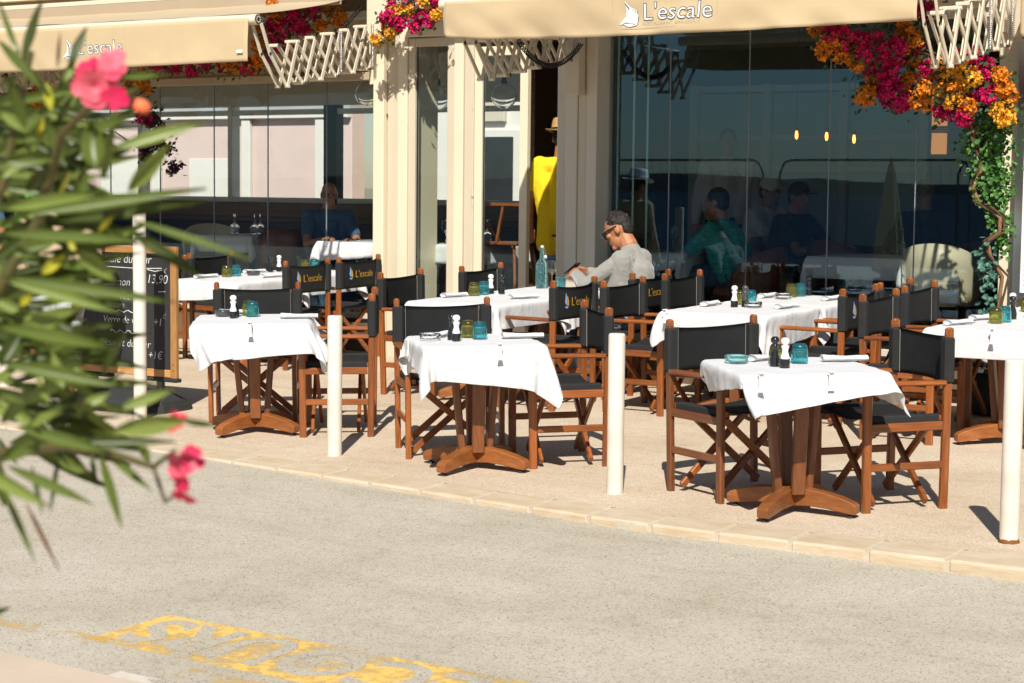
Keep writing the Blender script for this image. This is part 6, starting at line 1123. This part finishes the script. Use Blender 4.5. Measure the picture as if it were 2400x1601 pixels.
garland(FR, 'big garland of magenta and orange flowers at the upper right corner', 1, 900)
garland(FD, 'small garland of pink and yellow flowers above the entrance pillar', 2, 250)
garland([p for p in FL_ if p[0] > -13.2 and p[2] > 2.5], 'garland of orange and magenta flowers under the left awning', 3, 600)
lp = [p for p in FL_ if p[0] <= -13.2]; rp_ = [p for p in FL_ if p[0] > -13.2 and p[2] <= 2.5]
garland(lp, 'garland of blush, orange and magenta flowers at the far left behind the oleander', 4, 300)
if rp_: garland(rp_, 'dark purple flower garland on the column behind the oleander', 5, 500)
# ivy column at the right
iv = empty('ivy_column', (-3.95, 11.95, gz(-3.95, 11.95)), 0, 'column of fresh green ivy on twisted vine stems beside the menu case', 'plant'); IB = iv.location.copy()
rs = random.Random(21)
def ivy(n, pts, spread, m, name, size, seed):
    rs = random.Random(seed); mb = MB()
    for _ in range(n):
        i = rs.random()*(len(pts)-1); k = int(i); c = Vector(pts[k]).lerp(Vector(pts[k+1]), i-k)-IB+Vector((rs.gauss(0, spread), rs.gauss(0, spread*.6), rs.gauss(0, .05))); d = Vector((rs.gauss(0, .5), -1+rs.gauss(0, .5), .5+rs.gauss(0, .5))).normalized(); a = (Vector((rs.gauss(0, .6), 0, -1))-d*Vector((0, 0, -1)).dot(d)).normalized(); w = d.cross(a); L = size*rs.uniform(.7, 1.25)
        mb.add([c, c+a*L*.25+w*L*.42, c+a*L*.65+w*L*.36, c+a*L, c+a*L*.65-w*L*.36, c+a*L*.25-w*L*.42, c+a*L*.45-d*L*.14], [(0, 1, 6), (1, 2, 6), (2, 3, 6), (3, 4, 6), (4, 5, 6), (5, 0, 6)], False)
    o = mb.build(name, m, iv); o['kind'] = 'stuff'
ivg = mat('bright_ivy_leaf', (.075, .19, .03), .45, .5, col2=(.028, .10, .014), vscale=25); ivb = mat('blue_green_foliage', (.045, .13, .115), .5, .4, col2=(.08, .17, .10), vscale=30)
ivy(700, [(-4.02, 11.9, 2.22), (-4.0, 11.88, 2.0), (-3.98, 11.88, 1.85), (-3.95, 11.88, 1.70)], .075, ivg, 'foliage', .036, 3); ivy(260, [(-3.95, 11.88, 1.72), (-3.90, 11.88, 1.50), (-3.90, 11.9, 1.40)], .032, ivg, 'foliage', .034, 4); ivy(220, [(-3.95, 11.9, 2.2), (-4.05, 11.9, 2.1), (-4.1, 11.9, 1.95)], .06, ivg, 'foliage', .034, 8)
ivy(110, [(-4.0, 11.85, 1.36), (-3.97, 11.85, 1.2), (-3.95, 11.85, 1.02), (-3.97, 11.85, .9)], .032, ivb, 'blue_foliage', .04, 5)
for k, dx in enumerate((0, .035, -.03)):
    tp = [(-4.13, 11.85, 2.20), (-4.06, 11.85, 1.95), (-4.04, 11.85, 1.85), (-4.09, 11.85, 1.74), (-4.05, 11.84, 1.66), (-3.97, 11.84, 1.61), (-3.90, 11.84, 1.55), (-3.90, 11.84, 1.46), (-3.98, 11.85, 1.39), (-3.96, 11.85, 1.3), (-3.88, 11.86, 1.17), (-3.90, 11.87, 1.0), (-3.93, 11.9, .28)]
    if k: tp = [(x+dx*math.sin(i*1.3+k), y+.03*math.cos(i*1.7+k), z) for i, (x, y, z) in enumerate(tp)]
    pts = []
    for i in range(len(tp)-1):
        for q in range(4): pts.append(Vector(tp[i]).lerp(Vector(tp[i+1]), q/4)-IB)
    mb = MB(); mb.path(pts, [.013 if k == 0 else .008]*len(pts), 7); mb.build('stem', mat('vine_bark', (.27, .15, .075), .85, .2, col2=(.15, .08, .04), vscale=20, bump=.5, bscale=40) if k == 0 else twig, iv)
mb = MB(); mb.lathe([(.14, .0), (.16, .05), (.17, .28), (.15, .28), (.145, .24)], (0, 0, 0), 20); mb.build('pot', M['rubber'], iv)
# ---------------------------------------------------------------- oleander in the foreground
ol = empty('oleander_bush', (-2.05, 1.40, zroad(-2.05, 4.2)+.014), 0, 'blurred oleander branches with pink flowers in the left foreground', 'shrub'); OB = ol.location.copy()
def leafmat(n, c, c2):
    m = mat(n, c, .38, .5, col2=c2, vscale=14); t = m.node_tree; b = t.nodes['Principled BSDF']; tr = t.nodes.new('ShaderNodeBsdfTranslucent'); tr.inputs[0].default_value = (c[0]*2.2, c[1]*2.0, c[2]*1.2, 1); mx = t.nodes.new('ShaderNodeMixShader'); mx.inputs[0].default_value = .22
    t.links.new(b.outputs[0], mx.inputs[1]); t.links.new(tr.outputs[0], mx.inputs[2]); t.links.new(mx.outputs[0], t.nodes['Material Output'].inputs[0]); return m
OM = dict(g=leafmat('oleander_leaf', (.115, .155, .030), (.07, .108, .019)), l=leafmat('young_oleander_leaf', (.19, .24, .057), (.135, .185, .04)), d=leafmat('dark_oleander_leaf', (.06, .082, .016), (.035, .055, .011)), y=leafmat('yellow_oleander_leaf', (.42, .40, .03), (.30, .30, .03)), b=leafmat('brown_oleander_stalk', (.13, .06, .025), (.09, .04, .02)))
def lance():      # unit leaf along +X, width 1, gently folded along the midrib
    mb = MB(); n = 10
    for i in range(n+1):
        t = i/n; w = .5*(math.sin(math.pi*min(1, t*1.02))**.75)*(1-.25*t) if 0 < i < n else .03; z = .10*math.sin(math.pi*t)
        mb.v += [(t, -w, .0), (t, -w*.5, -.16*1), (t, 0, -.30), (t, w*.5, -.16), (t, w, 0)]
    for i in range(n):
        for k in range(4): a = i*5+k; mb.f.append((a, a+5, a+6, a+1)); mb.mi.append(0); mb.sm.append(True)
    return mb.mesh('oleander_leaf')
LM = lance(); LM.materials.append(OM['g']); rs = random.Random(5)
for (x0, y0, z0, x1, y1, z1, wd, kind) in LEAVES:
    a = Vector((x0, y0, z0)); b = Vector((x1, y1, z1)); d = b-a; L = d.length; d.normalize(); o = link('leaf', LM, OM[kind], ol)
    nrm = Vector((.475, -.88, .95)).normalized()*.5+Vector((rs.gauss(0, .3), rs.gauss(0, .3), rs.gauss(0, .3)))-Fv*.9; nrm = (nrm-d*nrm.dot(d)).normalized(); w = nrm.cross(d); wd *= 1.0
    Mx = Matrix(((d.x*L, w.x*wd, nrm.x*wd, a.x-OB.x), (d.y*L, w.y*wd, nrm.y*wd, a.y-OB.y), (d.z*L, w.z*wd, nrm.z*wd, a.z-OB.z), (0, 0, 0, 1))); o.matrix_local = Mx
stemm = leafmat('oleander_stem', (.10, .11, .03), (.14, .09, .04))
def stem(pts, r0, r1): pts = [Vector(p)-OB for p in pts]; n = len(pts); mb = MB(); mb.path(pts, [r0+(r1-r0)*i/(n-1) for i in range(n)], 8); mb.build('stem', stemm, ol)
g0 = (-2.05, 1.40, OB.z)
stem([g0, (-2.02, 1.42, .6), (-1.96, 1.47, 1.2), (-1.80, 1.55, 1.50), (-1.70, 1.58, 1.66), (-1.64, 1.56, 1.76), (-1.56, 1.54, 1.80)], .012, .004); stem([g0, (-2.05, 1.42, .8), (-1.93, 1.5, 1.4), (-1.74, 1.56, 1.7), (-1.70, 1.57, 1.86)], .012, .004)
stem([g0, (-2.0, 1.42, .7), (-1.90, 1.45, 1.2), (-1.72, 1.50, 1.38), (-1.60, 1.52, 1.40), (-1.512, 1.503, 1.402), (-1.467, 1.53, 1.386), (-1.42, 1.515, 1.41)], .011, .0025); stem([(-1.467, 1.53, 1.386), (-1.44, 1.52, 1.35), (-1.41, 1.512, 1.365)], .0025, .002); stem([g0, (-2.05, 1.42, .8), (-1.92, 1.48, 1.3), (-1.70, 1.55, 1.38)], .011, .004)
pkm = petal('oleander_pink', (.66, .035, .095), (.76, .22, .26)); pkd = petal('oleander_deep_pink', (.58, .010, .07), (.66, .05, .12)); bud = petal('coral_bud', (.85, .10, .06), (.85, .35, .12))
def flower(c, r, m, facing, n=7, layers=2, parent=ol):
    c = Vector(c)-OB; f = Vector(facing).normalized(); a = f.orthogonal().normalized(); b = f.cross(a)
    for ly in range(layers):
        for q in range(n):
            t = 2*math.pi*(q+.5*ly)/n+rs.gauss(0, .15); e = a*math.cos(t)+b*math.sin(t); w = f.cross(e); L = r*(1-.28*ly)*rs.uniform(.85, 1.1); lift = .25+.35*ly; mb = MB(); mb.smooth = True; rows = []
            for (s_, wv) in ((0, .10), (.35, .34), (.7, .46), (.95, .36), (1.05, .12)):
                rows.append([c+e*L*s_+w*L*wv*k+f*(L*lift*s_*(1 if s_ < .8 else .85)+L*.08*abs(k)) for k in (-1, -.4, .4, 1)])
            mb.add([p for rw in rows for p in rw], [(i*4+k, i*4+k+1, i*4+5+k, i*4+4+k) for i in range(4) for k in range(3)], True); mb.build('petal', m, parent)
tc_ = -Fv
flower((-1.545, 1.521, 1.812), .023, pkm, tc_+Vector((.3, 0, -.3)), 7, 3); flower((-1.532, 1.535, 1.836), .018, pkm, tc_+Vector((.6, 0, .5)), 5, 2); flower((-1.562, 1.530, 1.832), .015, pkd, tc_+Vector((-.4, 0, .6)), 5, 2); flower((-1.525, 1.53, 1.80), .015, pkd, tc_+Vector((.9, 0, -.2)), 5, 1)
mb = MB(); mb.ell(Vector((-1.536, 1.585, 1.793))-OB, (.012, .012, .008), Matrix.Rotation(.5, 3, 'Y')); mb.build('bud', bud, ol)
for c, r_, m, fc in (((-1.413, 1.511, 1.440), .014, pkd, (0, -.6, .6)), ((-1.404, 1.511, 1.398), .017, pkm, (.3, -1, .1)), ((-1.396, 1.516, 1.403), .014, pkd, (1, -.6, .2)), ((-1.405, 1.512, 1.380), .017, pkd, (-.2, -1, -.4)), ((-1.403, 1.51, 1.364), .015, pkd, (.1, -.7, -.9)), ((-1.417, 1.508, 1.445), .012, pkd, (-.6, -.6, .3))): flower(c, r_, m, fc, 5, 1)
# ---------------------------------------------------------------- behind the camera: what the glass reflects
fm = M['darksteel']
for k, x0 in enumerate((-16.4, -12.9, -9.9)):
    o = empty('site_fence_panel', (x0, -3.0, -.1), 0, ('steel mesh fence panel on the quay, ' + ('left', 'middle', 'right')[k] + ' of three, seen only mirrored in the glass'), 'fence', 'fence panels on the quay'); w = 3.2 if k < 2 else 2.4
    mb = MB(); mb.path([(0, 0, 0), (0, 0, 2.1), (.08, 0, 2.28), (.2, 0, 2.32), (w-.2, 0, 2.32), (w-.08, 0, 2.28), (w, 0, 2.1), (w, 0, 0)], .021, 8); mb.build('frame', fm, o)
    mb = MB()
    for i in range(1, int(w/.16)): mb.tube((i*.16, 0, .1), (i*.16, 0, 2.31), .0022, n=4, cap=False)
    for z in (.2, .9, 1.6, 2.1): mb.tube((.02, 0, z), (w-.02, 0, z), .003, n=4, cap=False)
    mb.build('mesh_wires', fm, o)['kind'] = 'stuff'
for x, y, lb in ((-10.6, -2.0, 'closed beige parasol on the quay mirrored in the right glass')  ,):
    o = empty('closed_parasol', (x, y, -.1), 0, lb, 'parasol', 'closed parasols on the quay'); mb = MB(); mb.lathe([(.06, .55), (.24, .62), (.22, 1.0), (.15, 1.5), (.07, 2.1), (.02, 2.28)], n=40, rib=.14, ribn=8); mb.build('canopy', M['awning'], o); mb = MB(); mb.tube((0, 0, 0), (0, 0, 2.34), .022); mb.build('pole', M['wood'], o); mb = MB(); mb.lathe([(.25, 0), (.25, .06), (.04, .08), (.03, .25)], n=20); mb.build('base', M['rubber'], o)
